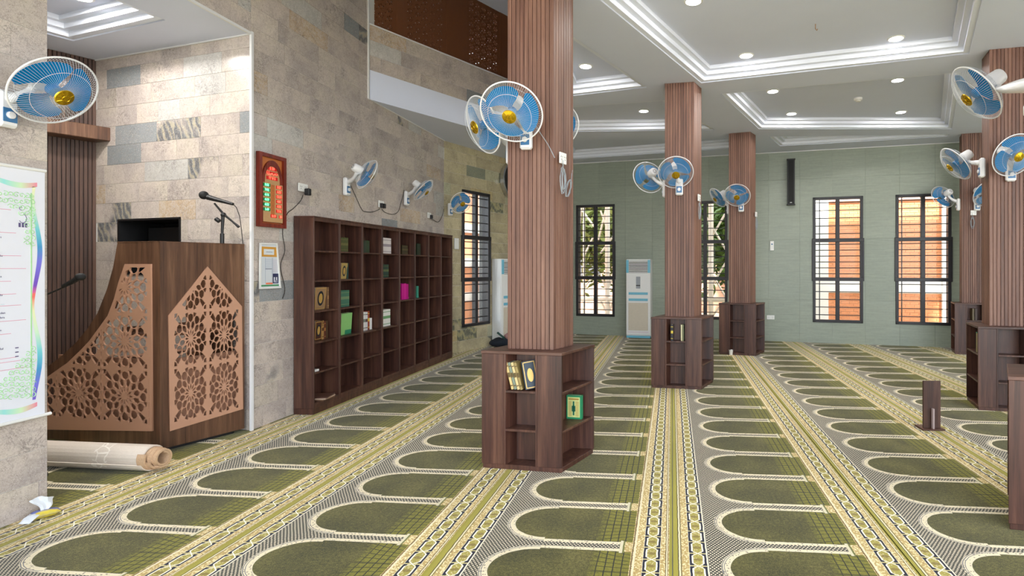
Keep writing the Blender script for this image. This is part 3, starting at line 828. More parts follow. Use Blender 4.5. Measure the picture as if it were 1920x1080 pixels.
# ================================================================== OBJECTS
# ---- columns with slatted cladding and shelf plinths
BASES = {  # near-left corner, direction of the front, direction of the side
 'A': ((-1.415, 3.868), (.995, -.094), (.362, .932)),
 'B': ((-.257, 6.612), (.996, -.091), (.37, .929)),
 'C': ((.802, 9.255), (.97, -.245), (.45, .893)),
 'D': ((3.188, 5.886), (.987, -.16), (.259, .966)),
 'E': ((4.828, 9.618), (.985, -.17), (.34, .94)),
 'F': ((1.912, 3.227), (.99, -.14), (.50, .866)),
}
NAME = {'A': 'nearest column, in the middle of the hall', 'B': 'second column back from the middle, in front of the white air conditioner',
        'C': 'farthest middle column, beside the small white remote on the wall', 'D': 'large column at the right, with two fans',
        'E': 'far right column half hidden behind the large one', 'F': 'column at the right edge of the frame'}
BW, BD, BH = .62, .48, .875
COLX = {}
for k, (P0, e1, e2) in BASES.items():
    P0 = Vector((*P0, 0)); e1 = Vector((*e1, 0)).normalized(); e2 = Vector((*e2, 0)).normalized()
    COLX[k] = (P0, e1, e2)
    root = thing('column_shelf', {'A': 'walnut shelf plinth around the nearest middle column, holding gold and green books',
        'B': 'walnut shelf plinth of the second middle column, right of the white air conditioner',
        'C': 'walnut shelf plinth around the farthest middle column, white cup at its foot',
        'D': 'walnut shelf plinth around the large right column, green books on its left side',
        'E': 'dark walnut shelf plinth around the far right column, beside the rightmost window',
        'F': 'walnut shelf plinth cut off by the right edge, nearest on that side'}[k], 'shelf', P0, group='shelf plinths around the columns')
    del root['group']
    X = lambda p: e1*p[0]+e2*p[1]+Vector((0, 0, p[2]))
    th = .018; zs = [.30, .585]
    zb, zt = .035, BH-.022
    def pt(nm, mat, *bx, par=root):
        mb = MB(X)
        for a, b in bx: mb.bbox(a, b, .002)
        return obj(nm, mb, mat, par)
    pt('plinth', M['walnut'], ((.006, .006, 0), (BW-.006, BD-.006, zb)))
    pt('top_panel', M['walnut_h'], ((-.004, -.004, zt), (BW+.004, BD+.004, BH)))
    # left bay, open to the left
    pt('end_panel', M['walnut'], ((0, 0, zb), (.170, th, zt))); pt('end_panel', M['walnut'], ((0, BD-th, zb), (.170, BD, zt)))
    pt('back_panel', M['walnut'], ((.155, th, zb), (.170, BD-th, zt)))
    for z in zs: pt('shelf', M['walnut'], ((.003, th, z-th), (.155, BD-th, z)))
    # right bay, open to the right
    a = .435
    pt('end_panel', M['walnut'], ((a, 0, zb), (BW, th, zt))); pt('end_panel', M['walnut'], ((a, BD-th, zb), (BW, BD, zt)))
    pt('back_panel', M['walnut'], ((a, th, zb), (a+.015, BD-th, zt)))
    for z in zs: pt('shelf', M['walnut'], ((a+.015, th, z-th), (BW-.003, BD-th, z)))
    # front and rear bays
    for f0, f1, bk in ((.003, .15, .135), (BD-.15, BD-.003, BD-.15)):
        pt('side_panel', M['walnut'], ((.171, f0, zb), (.187, f1, zt))); pt('side_panel', M['walnut'], ((.418, f0, zb), (.434, f1, zt)))
        pt('back_panel', M['walnut'], ((.187, bk, zb), (.418, bk+.015, zt)))
        lo, hi = (f0, bk) if bk < .3 else (bk+.015, f1)
        for z in zs: pt('shelf', M['walnut'], ((.187, lo, z-th), (.418, hi, z)))
    # pillar
    pr = thing('column', 'square %s column, clad in vertical wooden slats' % {'A': 'nearest and widest-looking middle', 'B': 'second middle', 'C': 'farthest middle', 'D': 'large right-hand', 'E': 'far right, partly hidden', 'F': 'out-of-frame right'}[k],
               'column', P0+X((.345, .26, BH)), group=None)
    u0, u1, w0, w1 = .123, .490, .12, .40
    if k == 'D': u0, u1, w0, w1 = .133, .515, .11, .40
    H = ZC-BH
    Xc = lambda p: P0+X(p)-pr.location
    obj('core', MB(Xc).box((u0+.012, w0+.012, BH), (u1-.012, w1-.012, ZC)), M['blackframe'], pr)
    cs = [P0+X((u0, w0, BH)), P0+X((u1, w0, BH)), P0+X((u1, w1, BH)), P0+X((u0, w1, BH))]
    for i in range(4):
        A_, B_ = cs[i], cs[(i+1) % 4]; d = B_-A_; n = round(d.length/.0335); pitch = d.length/n
        me = TILES.setdefault(('slat', round(pitch, 4)), MB().bbox((.0012, .001, 0), (pitch-.0022, .016, H-.001), .0018).mesh('slat', M['slat']))
        for j in range(n):
            put('slat', me, pr, A_+d*(j/n)-pr.location, (0, 0, math.atan2(d.y, d.x)))
def colpt(k, u, v, z):
    P0, e1, e2 = COLX[k]; return P0+e1*u+e2*v+Vector((0, 0, z))

# ---- bookcases
XB = -3.61
b0, bw = 5.091, .4285
SH = [.114, .421, .729, 1.047, 1.36, 1.667]
BLAB = ['nearest bookcase of the wall row, its side panel showing, ornate brown volumes inside',
        'second bookcase from the pulpit, with the big pale green book', 'third bookcase from the pulpit, white books with a red and yellow spine at its middle',
        'fourth bookcase from the pulpit, a row of white books on its top shelf', 'fifth bookcase from the pulpit, holding the magenta books',
        'sixth bookcase from the pulpit, with one turquoise book on it', 'seventh bookcase from the pulpit, empty, second from the far end', 'last bookcase of the row, empty, next to the window']
def make_bookcase():
    root = thing('bookcase', '', 'bookcase', (0, 0, 0)); d0, d1 = -3.825-XB, 0.0
    def pt(nm, a, b, mat='walnut', c=.002): return obj(nm, MB().bbox(a, b, c), M[mat], root)
    pt('side_panel', (d0, 0, .06), (d1, .019, 1.998)); pt('side_panel', (d0, bw-.019, .06), (d1, bw, 1.998))
    pt('back_panel', (d0, .019, .06), (d0+.008, bw-.019, 1.99))
    pt('top_panel', (d0, .0, 1.998), (d1+.004, bw, 2.015), 'walnut_h')
    pt('top_rail', (d1-.016, .019, 1.965), (d1-.002, bw-.019, 1.998))
    pt('plinth', (d0, .0, 0), (d1-.004, bw, .06))
    pt('bottom_panel', (d0, .019, .095), (d1-.002, bw-.019, .114)); pt('kickboard', (d1-.016, .019, .06), (d1-.002, bw-.019, .096))
    for z in SH[1:]: pt('shelf', (d0+.008, .019, z-.018), (d1-.008, bw-.019, z))
    return root
bc0 = make_bookcase()
for i in range(8):
    o = bc0 if i == 0 else copy_tree(bc0)
    o.location = (XB, b0+bw*i, 0); o['label'] = BLAB[i]; o['group'] = 'bookcases along the stone wall'; o['category'] = 'bookcase'
    del o['group']
# ---- books
PAGE = plain('book_pages', L(222, 212, 188), .8, var=.1, scale=200)
BM = {}
def bcol(rgb):
    if rgb not in BM: BM[rgb] = plain('book_cover', L(*rgb), .45, var=.08, scale=40)
    return BM[rgb]
GOLDM = plain('gilt_print', L(196, 158, 84), .35, metal=.3, var=.15, scale=90)
def book(loc, ang, th, dp, h, rgb, label, group=None, lean=0.0, deco=None, name='book', band=None):
    """spine faces local -y ... thickness along x, depth along +y, height z"""
    r = thing(name, label, 'book', loc, ang, group)
    if lean: r.rotation_euler = (0, lean, ang)
    m = bcol(rgb); t_ = .0022
    mb = MB(); mb.box((0, 0, 0), (t_, dp, h)); mb.box((th-t_, 0, 0), (th, dp, h)); mb.box((0, -.0015, 0), (th, t_, h))
    obj('cover', mb, m, r)
    obj('pages', MB().box((t_, t_, .003), (th-t_, dp-.003, h-.003)), PAGE, r)
    if band:
        for (z0_, z1_) in ((.12, .16), (.45, .62), (.84, .88)): obj('spine_band', MB().box((.001, -.0022, h*z0_), (th-.001, -.0012, h*z1_)), bcol(band), r)
    if deco == 'oval':      # framed cover with an oval medallion, on the local -x face
        X_ = lambda p: Vector((-p[2], p[0], p[1]))
        mb = MB(X_); e = .008
        mb.box((e, e, 0), (dp-e, e+.006, .001)); mb.box((e, h-e-.006, 0), (dp-e, h-e, .001)); mb.box((e, e, 0), (e+.006, h-e, .001)); mb.box((dp-e-.006, e, 0), (dp-e, h-e, .001))
        ring = [(dp/2+dp*.27*math.cos(a)*q, h/2+h*.33*math.sin(a)*q) for q in (1,) for a in [k*math.pi/12 for k in range(24)]]
        obj('cover_frame', mb, GOLDM, r)
        obj('medallion', MB(X_).prism(ring, 0, .0016), bcol((20, 26, 40)), r)
        ring = [(dp/2+dp*.17*math.cos(a), h/2+h*.22*math.sin(a)) for a in [k*math.pi/12 for k in range(24)]]
        obj('medallion_centre', MB(X_).prism(ring, .0016, .0024), GOLDM, r)
    return r
UN = ['nearest', 'second', 'third', 'fourth', 'fifth', 'sixth', 'seventh', 'last']
LV = ['bottom', 'fifth', 'fourth', 'third', 'second', 'top']
def yat(u, x): 
    k = (u-CXP)/FPX; return x/((-_s+k*_c)/(_c+k*_s))
def row(unit, lev, span, specs, dp=.13, what='book', group=None, lab=None, xf=-3.69):
    """books stood spine out between two measured columns; specs = [(height, rgb, band)]"""
    ORD = ['leftmost', 'second from left', 'third from left', 'fourth from left', 'fifth from left', 'sixth from left', 'seventh from left', 'eighth from left']
    ya = max(yat(span[0], xf), b0+bw*unit+.022); yb_ = min(yat(span[1], xf), b0+bw*(unit+1)-.024); n = len(specs)
    for i, (h, rgb, *rest) in enumerate(specs):
        lb = (lab+(', '+ORD[i] if n > 1 else '')); w = (yb_-ya)/n
        book((xf-.002, ya+w*i, SH[lev]), R(90), w-.0012, min(dp, xf+3.812), h, rgb, lb, group, band=(rest[0] if rest else None))
# spine -y rotated by +90deg faces +x; thickness then runs along +y
row(1, 5, (638.5, 653), [(.16+.004*(i % 2), (70, 76, 40), (110, 104, 60)) for i in range(6)], lab='olive green book, top shelf of the second bookcase', group='olive set, second bookcase top shelf')
row(2, 5, (681, 693), [(.15, (40, 58, 44)), (.15, (52, 60, 50)), (.152, (44, 66, 40)), (.15, (44, 58, 40))], lab='dark green book on the top shelf of the third bookcase', group='dark green books, third bookcase')
row(3, 5, (718, 733.5), [(.205, (214, 208, 206), (150, 140, 150)) for i in range(5)], lab='white spined book, top shelf of the fourth bookcase', group='white row, fourth bookcase top shelf')
row(4, 5, (754, 765), [(.13, (58, 52, 34), (96, 84, 50)) for i in range(3)], lab='dark olive book on the top shelf of the fifth bookcase', group='dark olive books, fifth bookcase')
row(5, 5, (782, 789), [(.17, (34, 50, 34)), (.17, (38, 46, 32))], lab='blackish green book on the top shelf of the sixth bookcase', group='blackish green pair, sixth bookcase')
row(3, 4, (718.5, 729), [(.17, (26, 58, 50), (90, 100, 60)) for i in range(3)], lab='dark teal gilt book, second shelf of the fourth bookcase', group='dark teal set, fourth bookcase')
row(1, 3, (638, 655), [(.185, (58, 108, 88), (120, 140, 100)) for i in range(8)], lab='grey teal book, third shelf of the second bookcase', group='grey teal set, second bookcase')
row(4, 3, (753, 766), [(.215, (196, 20, 136)), (.22, (206, 30, 146)), (.21, (186, 20, 128))], lab='bright magenta book on the third shelf of the fifth bookcase', group='magenta books, fifth bookcase')
row(4, 3, (766.5, 770.5), [(.03, (214, 120, 160))], lab='small pink box lying beside the magenta books', dp=.06)
row(5, 3, (781.3, 785), [(.17, (52, 140, 122))], lab='single turquoise book on the third shelf of the sixth bookcase')
row(2, 2, (681, 689.5), [(.225, (222, 220, 218), (120, 130, 120)), (.222, (214, 216, 218), (90, 60, 60))], lab='white book on the fourth shelf of the third bookcase', group='white books, third bookcase')
row(2, 2, (689.6, 693), [(.23, (150, 60, 40), (220, 190, 80))], lab='red and yellow spined book beside the white ones in the third bookcase')
row(2, 2, (693.2, 697.5), [(.14, (226, 226, 226))], lab='short white book at the right end on the fourth shelf of the third bookcase')
row(3, 2, (718.5, 732), [(.215, (226, 226, 222), (110, 160, 110))], lab='thick white book with green print in the fourth bookcase')
def face(unit, lev, span, h, t_, rgb, lab, deco=None, x=-3.70, tilt=R(4)):
    """book standing with its cover to the room; the cover is the local -x face"""
    ya = max(yat(span[0], x), b0+bw*unit+.022); w = yat(span[1], x)-ya
    r = book((x, ya+w, SH[lev]+.001), R(180), t_, w, h, rgb, lab, deco=deco)
    r.rotation_euler = (0, -tilt, R(180))
    return r
face(0, 3, (589, 610), .235, .035, (150, 118, 84), 'brown volume with a black oval medallion, nearest bookcase third shelf', 'oval')
row(0, 3, (610.5, 617), [(.23, (100, 70, 48)), (.232, (124, 94, 64), (160, 120, 80))], lab='brown spine beside the medallion volume, nearest bookcase', group='brown spines, nearest bookcase')
face(0, 2, (589, 603), .20, .03, (72, 34, 24), 'dark red ornate book standing face out, nearest bookcase fourth shelf', 'oval')
row(0, 2, (603.5, 615), [(.20, (160, 122, 70), (80, 40, 20)), (.19, (90, 40, 28), (150, 100, 50)), (.19, (70, 50, 30))], lab='ornate spine beside the dark red book, nearest bookcase', group='gilt spines, nearest bookcase')
face(1, 4, (638.5, 650), .18, .03, (168, 146, 90), 'gold book with a black oval, second shelf of the second bookcase', 'oval')
row(1, 4, (650.5, 653.5), [(.18, (40, 70, 66))], lab='thin dark teal book beside the gold one in the second bookcase')
fb = face(1, 2, (638, 658), .24, .05, (136, 192, 116), 'large pale green book facing out on the fourth shelf of the second bookcase')
obj('cover_band', MB().box((-.0015, .0, .0), (-.0002, .12, .05)), bcol((40, 130, 96)), fb)
slip = obj('paper_slip', MB().bbox((-3.70, b0+.05, SH[1]), (-3.64, b0+.13, SH[1]+.022), .003), M['white'])
tag(slip, 'small white folded paper on the fifth shelf of the nearest bookcase', 'paper')
for i in range(3):
    o = obj('magazine', MB().bbox((-.10, -.13, 0), (.10, .13, .012), .002), bcol([(120, 90, 70), (196, 170, 150), (90, 60, 50)][i]), None, (-3.71+.005*i, b0+.20, SH[0]+.012*i), (0, 0, R(90+6*i)))
    tag(o, ['brown magazine at the bottom of the pile, lowest shelf of the nearest bookcase', 'pale magazine in the middle of the low pile, nearest bookcase', 'dark brown magazine on top of the low pile, nearest bookcase'][i], 'magazine')

# books on the column shelves
P0, e1, e2 = COLX['A']; angA = math.atan2(e1.y, e1.x)
gold = [(206, 180, 120), (120, 132, 116), (206, 182, 130), (150, 130, 80)]
for i in range(4):
    b = book(colpt('A', .222+.0235*i, .022, .588), angA, .019, .10, .205, gold[i], ['cream and gold book leaning leftmost on the nearest column shelf', 'grey green book leaning second in the row on the nearest column shelf',
        'cream book with gilt edge leaning third in the row on the nearest column shelf', 'olive gold book leaning against the dark blue one on the nearest column shelf'][i], lean=R(-15), band=(90, 70, 30))
b = book(colpt('A', .315, .022, .588), angA, .020, .10, .205, (26, 44, 58), 'dark blue book with a gold medallion cover leaning on the nearest column shelf', lean=R(-15))
# the front cover of the dark one is turned to the opening
b.rotation_euler = (R(8), R(-13), angA-R(62)); b.location = colpt('A', .333, .02, .590)
X_ = lambda p: Vector((-p[2]-.0005, p[0], p[1]))
X2 = lambda p: Vector((.0205+p[2], p[0], p[1]))
for Xq, nm in ((X2, 'cover_frame'), (X_, 'cover_frame')):
    mb = MB(Xq); mb.box((.006, .006, 0), (.094, .012, .001)); mb.box((.006, .193, 0), (.094, .199, .001)); mb.box((.006, .006, 0), (.012, .199, .001)); mb.box((.088, .006, 0), (.094, .199, .001))
    obj(nm, mb, GOLDM, b)
    ring = [(.05+.022*math.cos(a), .10+.05*math.sin(a)) for a in [k*math.pi/12 for k in range(24)]]
    obj('medallion', MB(Xq).prism(ring, 0, .0016), GOLDM, b)
# green box-cover book on the right bay
gb = thing('book', 'green book with gold striped cover facing out on the nearest column shelf', 'book', colpt('A', .458, .355, .3), 0)
Ma = lambda p: e1*p[0]+(-e1*.0)+Vector((e2.x, e2.y, 0))*p[1]+Vector((0, 0, p[2]))
gdir = (Vector((1, -.12, 0))).normalized(); gn = Vector((-gdir.y, gdir.x, 0))
Mg = lambda p: gdir*p[0]+gn*p[1]+Vector((0, 0, p[2]))
mb = MB(Mg); mb.box((0, 0, 0), (.125, .003, .185)); mb.box((0, .035, 0), (.125, .038, .185)); mb.box((.122, 0, 0), (.125, .038, .185))
obj('cover', mb, bcol((38, 138, 92)), gb)
obj('pages', MB(Mg).box((.003, .003, .004), (.121, .035, .181)), PAGE, gb)
obj('cover_panel', MB(Mg).box((.010, -.0012, .014), (.110, 0, .172)), bcol((206, 214, 140)), gb)
mb = MB(Mg)
for i in range(14):
    z = .024+i*.0085
    mb.box((.018, -.002, z), (.044, -.001, z+.004)); mb.box((.074, -.002, z), (.102, -.001, z+.004))
mb.box((.018, -.002, .150), (.102, -.001, .163))
obj('cover_stripes', mb, GOLDM, gb)
mb = MB(Mg); mb.box((.053, -.003, .03), (.066, -.0022, .14)); mb.box((.045, -.003, .06), (.074, -.0022, .105))
obj('cover_emblem', mb, bcol((30, 110, 84)), gb)
# second column: two books
Pb, f1, f2 = COLX['B']; angB = math.atan2(f1.y, f1.x)
book(colpt('B', .235, .02, .586), angB, .030, .10, .20, (30, 26, 34), 'black book with a yellow band on the second middle column shelf', band=(214, 190, 60))
book(colpt('B', .36, .02, .586), angB, .016, .10, .20, (206, 198, 158), 'slim cream book at the right on the second middle column shelf')
book(colpt('B', .379, .02, .586), angB, .018, .10, .20, (96, 100, 66), 'slim olive book, right end, second middle column shelf')
# large right column: green books in the left bay (spines to the left)
Pd, g1, g2 = COLX['D']; angD = math.atan2(g1.y, g1.x)
for i, (c_, l_) in enumerate([((52, 122, 92), 'green book nearest the corner on the left side of the large right column shelf'), ((180, 150, 104), 'tan book beside the green one on the large right column shelf'), ((84, 78, 60), 'dark olive book farthest in the left bay of the large right column shelf')]):
    book(colpt('D', .02, .20-.045*i if i else .16, .586), math.atan2(-g2.y, -g2.x), .038, .12, .215-.01*i, c_, l_)
    bpy.context.view_layer.update()
Pe, h1, h2 = COLX['E']
for i in range(2):
    book(colpt('E', .27+.04*i, .02, .586), math.atan2(h1.y, h1.x), .03, .10, .2, [(84, 70, 40), (60, 40, 30)][i], ['olive book on the far right column shelf', 'dark brown book on the far right column shelf'][i])

# ---- cup at the foot of the farthest middle column
pc = G(1370, 664.5)
o = obj('paper_cup', MB().lathe([(.026, 0), (.027, .004), (.036, .085), (.037, .087), (.034, .085), (.025, .006)], 18), M['white'], None, pc-Vector((0, .05, 0)), smooth=True)
tag(o, 'small white paper cup on the carpet at the foot of the farthest middle column', 'cup')

# ---- wall fans
GR = .215
def fan_meshes():
    d = {}
    n = 84
    fr = MB(); rr_ = MB()
    for i in range(n):
        a = 2*math.pi*i/n; c_, s_ = math.cos(a), math.sin(a)
        pr_ = [(.042, .074), (.085, .072), (.135, .060), (.180, .038), (.207, .014), (GR, .0)]
        fr.tube([(c_*r, s_*r, z) for r, z in pr_], .0007, 3, cap=False)
        a2 = a+.02; c_, s_ = math.cos(a2), math.sin(a2)
        pr_ = [(.045, -.078), (.10, -.076), (.155, -.060), (.197, -.028), (GR, -.004)]
        rr_.tube([(c_*r, s_*r, z) for r, z in pr_], .0007, 3, cap=False)
    for mb, sg in ((fr, 1), (rr_, -1)):
        mb.tube([(.150*math.cos(a), .150*math.sin(a), sg*.0565) for a in [2*math.pi*k/40 for k in range(40)]], .0013, 4, closed=True)
    d['front_guard'] = fr.mesh('front_guard', M['wire']); d['rear_guard'] = rr_.mesh('rear_guard', M['wire'])
    rm = MB().tube([(GR*math.cos(a), GR*math.sin(a), 0) for a in [2*math.pi*k/56 for k in range(56)]], .0052, 8, closed=True)
    d['rim'] = rm.mesh('rim', M['fanwhite'], True)
    bdg = MB().lathe([(0.0, .086), (.018, .086), (.030, .082), (.046, .078), (.050, .072), (.048, .070), (0, .070)], 28, cap=False)
    for k in range(4):
        a = math.pi/4+k*math.pi/2; c_, s_ = math.cos(a), math.sin(a)
        bdg.tube([(.020*c_, .020*s_, .0865), (.044*c_, .044*s_, .0800)], .0022, 4)
    bdg.tube([(.019*math.cos(a), .019*math.sin(a), .0868) for a in [2*math.pi*k/16 for k in range(16)]], .0018, 4, closed=True)
    d['badge'] = bdg.mesh('badge', M['gold'], True)
    # one blade
    mb = MB(); vs = []; fs = []; nr, na = 9, 9
    for i in range(nr):
        t_ = i/(nr-1); r = .030+t_*.158
        half = R(20)+R(34)*math.sin(math.pi*min(1, t_*.95+.05)*.56)
        if t_ > .85: half *= 1-(t_-.85)*1.3
        mid = R(18)*t_
        for j in range(na):
            u = j/(na-1)*2-1; a = mid+u*half
            z = -.004+u*(-.020)*(.5+.5*t_)-.006*(1-u*u)
            vs.append((r*math.cos(a), r*math.sin(a), z))
    for i in range(nr-1):
        for j in range(na-1):
            q = i*na+j; fs.append((q, q+1, q+na+1, q+na))
    nv = len(vs); vs += [(x, y, z-.0022) for x, y, z in vs]; fs += [tuple(nv+k for k in reversed(f)) for f in fs]
    edge = [j for j in range(na)]+[i*na+na-1 for i in range(1, nr)]+[(nr-1)*na+j for j in range(na-2, -1, -1)]+[i*na for i in range(nr-2, 0, -1)]
    for k in range(len(edge)):
        a, b = edge[k], edge[(k+1) % len(edge)]; fs.append((b, a, a+nv, b+nv))
    mb.add(vs, fs); d['blade'] = mb.mesh('blade', M['blade'], True)
    d['hub'] = MB().lathe([(0, .022), (.022, .022), (.034, .014), (.036, -.02), (.03, -.03), (0, -.03)], 20, cap=False).mesh('hub', M['blade'], True)
    d['motor'] = MB().lathe([(0, -.080), (.050, -.080), (.057, -.090), (.058, -.135), (.053, -.185), (.046, -.198), (.030, -.203), (0, -.204)], 24, cap=False).mesh('motor', M['fanwhite'], True)
    vt = MB()
    for k in range(8):
        a = 2*math.pi*k/8; vt.box((.02*math.cos(a)-.004, .02*math.sin(a)-.004, -.206), (.02*math.cos(a)+.004, .02*math.sin(a)+.004, -.2025))
    d['vents'] = vt.mesh('vents', M['black'])
    return d
FM = fan_meshes()
# control box, local: x = to the right, y = up, z = out of the wall
def fan(head, axis, mount, normal, label, blade0=0.0, sc=1):
    head = Vector(head); axis = Vector(axis).normalized(); mount = Vector(mount); normal = Vector(normal).normalized()
    root = thing('wall_fan', label, 'fan', mount)
    xh = Vector((0, 0, 1)).cross(axis).normalized(); yh = axis.cross(xh)
    Mh = Matrix((xh, yh, axis)).transposed().to_4x4(); Mh.translation = head-mount; Mh = Mh @ Matrix.Scale(sc, 4)
    for k in ('rear_guard', 'rim', 'front_guard', 'badge', 'hub'):
        o = put(k, FM[k], root); o.matrix_basis = Mh
    for i in range(3):
        o = put('blade', FM['blade'], root); o.matrix_basis = Mh @ Matrix.Rotation(blade0+i*2*math.pi/3, 4, 'Z')
    mo = put('motor', FM['motor'], root); mo.matrix_basis = Mh
    vo = put('vents', FM['vents'], mo)
    xb = Vector((0, 0, 1)).cross(normal).normalized(); Mb = Matrix((xb, Vector((0, 0, 1)), normal)).transposed().to_4x4()
    bp = put('base_plate', FM['plate'], root); bp.matrix_basis = Mb
    cp = put('control_panel', FM['panel'], bp); kn = put('knob', FM['knob'], bp)
    # arm from the top of the plate to under the motor
    m0 = mount+normal*.03+Vector((0, 0, .055)); m3 = head-axis*.125*sc-yh*.045
    m1 = m0+normal*.07+Vector((0, 0, .012)); m2 = m3-Vector((0, 0, .045))+normal*-.02
    pts = [m0]
    for i in range(1, 8):
        t_ = i/8; pts.append((1-t_)**3*m0+3*(1-t_)**2*t_*m1+3*(1-t_)*t_*t_*m2+t_**3*m3)
    pts.append(m3)
    obj('arm', MB().tube([p-mount for p in pts], [.030, .029, .027, .025, .023, .021, .020, .020, .021], 10), M['fanwhite'], root, smooth=True)
    return root
FM['plate'] = MB().bbox((-.046, -.105, 0), (.046, .105, .052), .014).mesh('base_plate', M['fanwhite'])
FM['panel'] = MB().bbox((-.034, -.075, .050), (.034, .005, .0545), .003).mesh('control_panel', M['blue'])
mbk = MB(); mbk.lathe([(.0205, .054), (.0205, .064), (.016, .067), (0, .067)], 18, Matrix.Translation((.0, -.035, 0)), cap=False); FM['knob'] = mbk.mesh('knob', M['fanwhite'])

def pxat(u, v, y=None, x=None, d=None):
    """point on the pixel ray at a given Y, X or distance along the optical axis"""
    r = ray(u, v); o = Vector((0, 0, EYE))
    if d is not None: return o+r*d
    if y is not None: return o+r*(y/r.y)
    return o+r*(x/r.x)
def towards(pt, yawdeg, pitchdeg):
    """unit axis: yaw relative to the direction from pt back to the camera (positive = turned to the viewer's right)"""
    b = math.atan2(-pt.y, -pt.x)+R(yawdeg); p = R(pitchdeg)
    return Vector((math.cos(b)*math.cos(p), math.sin(b)*math.cos(p), math.sin(p)))
def colface(k, side):
    P0, e1, e2 = COLX[k]
    nf = Vector((e1.y, -e1.x, 0)); nl = Vector((-e2.y, e2.x, 0))
    return {'front': (P0+e1*.123+e2*.12, nf), 'left': (P0+e1*.123+e2*.12, nl), 'right': (P0+e1*.490+e2*.12, -nl), 'back': (P0+e1*.123+e2*.40, -nf)}[side]
HEADS = {   # head centre, direction the fan blows, size
 'A_front': ((-1.105, 3.603, 2.565), (.005, -.741, -.600), 1), 'A_left': ((-1.428, 3.928, 2.572), (-.623, -.661, -.38), 1),
 'pier': ((-3.600, 2.812, 2.530), (.817, .03, -.575), 1), 'w1': ((-3.526, 5.901, 2.572), (.52, .76, -.40), .87), 'w2': ((-3.554, 7.366, 2.600), (.74, .14, -.66), .86),
 'w3': ((-3.393, 8.342, 2.533), (.675, -.546, -.45), .84), 'B_left': ((-.308, 7.028, 2.677), (-.422, .872, -.248), 1), 'B_front': ((.044, 6.553, 2.652), (.028, -.755, -.60), 1),
 'C_left': ((.80, 9.50, 2.715), (-.74, -.30, -.60), .9), 'C_front': ((1.089, 9.080, 2.697), (-.18, -.74, -.62), 1), 'F_left': ((2.100, 3.903, 2.703), (-.80, .10, -.60), 1),
 'D_left': ((3.206, 6.372, 2.668), (-.80, .06, -.60), 1), 'D_front': ((3.455, 5.74, 2.63), (.10, -.88, -.44), 1), 'E_left': ((4.814, 9.985, 2.745), (-.209, .899, -.385), 1),
 'E_front': ((5.250, 9.50, 2.73), (.28, -.846, -.434), 1)}
def cf(k, side, mu=None, mv=None, along=.1, z=2.5):
    P, N = colface(k, side)
    P = P+N*.001+N*.016
    if mu is not None: return onplane(mu, mv, P, N), N
    return P+COLX[k][2]*along+Vector((0, 0, z)), N
def F_(key, mount, label, b):
    h, ax, sc_ = HEADS[key]; fan(h, ax, mount[0], mount[1], label, R(b), sc=sc_)
F_('A_front', cf('A', 'front', 989, 256), 'wall fan with bright blue blades on the front of the nearest column, facing the camera', 100)
F_('A_left', cf('A', 'left', z=2.40), 'wall fan on the left face of the nearest column, partly behind the front fan', 20)
Pk, Nk = colface('A', 'back'); mk = Pk+COLX['A'][1]*.20+Nk*.017+Vector((0, 0, 2.55))
fan(pxat(1041, 236, d=4.75), (.10, 1, -.15), mk, Nk, 'wall fan behind the nearest column, only the rim of its guard showing at the right', R(60))
F_('B_left', cf('B', 'left', along=.12, z=2.49), 'wall fan on the left face of the second middle column, seen from behind', 0)
F_('B_front', cf('B', 'front', 1274, 351), 'wall fan on the front of the second middle column, facing the camera', 35)
F_('C_left', cf('C', 'left', along=.12, z=2.52), 'wall fan on the left face of the farthest middle column, nearly edge on', 10)
F_('C_front', cf('C', 'front', 1390, 386), 'wall fan on the front of the farthest middle column, over the window', 60)
F_('D_left', cf('D', 'left', along=.06, z=2.56), 'wall fan with bracket on the left face of the large right column', 50)
F_('D_front', cf('D', 'front', 1893, 322), 'wall fan on the front of the large right column, facing the camera', 80)
F_('E_left', cf('E', 'left', along=.06, z=2.58), 'wall fan on the far right column seen from behind, in front of the rightmost window', 30)
F_('E_front', cf('E', 'front', 1831, 384), 'wall fan on the front of the far right column, half hidden by the large column', 15)
F_('F_left', cf('F', 'left', 1962, 184), 'big white fan at the upper right corner on a bracket from outside the frame', 120)
wm = lambda u, v: (WL.at(WL.hit(u, v, .012)[0], .012, WL.hit(u, v, .012)[1]), Vector((1, 0, 0)))
F_('pier', wm(4, 205), 'large fan on the stone pier at the upper left, over the banner', 125)
F_('w1', wm(646, 350), 'wall fan nearest the pulpit over the bookcases, seen from behind', 10)
F_('w2', wm(759, 372), 'middle one of the three fans over the bookcases', 70)
s3_, z3_ = WR.hit(842, 393, .012)
F_('w3', (WR.at(s3_, .012, z3_), WR.N), 'last fan over the bookcases, in front of the narrow window', 40)

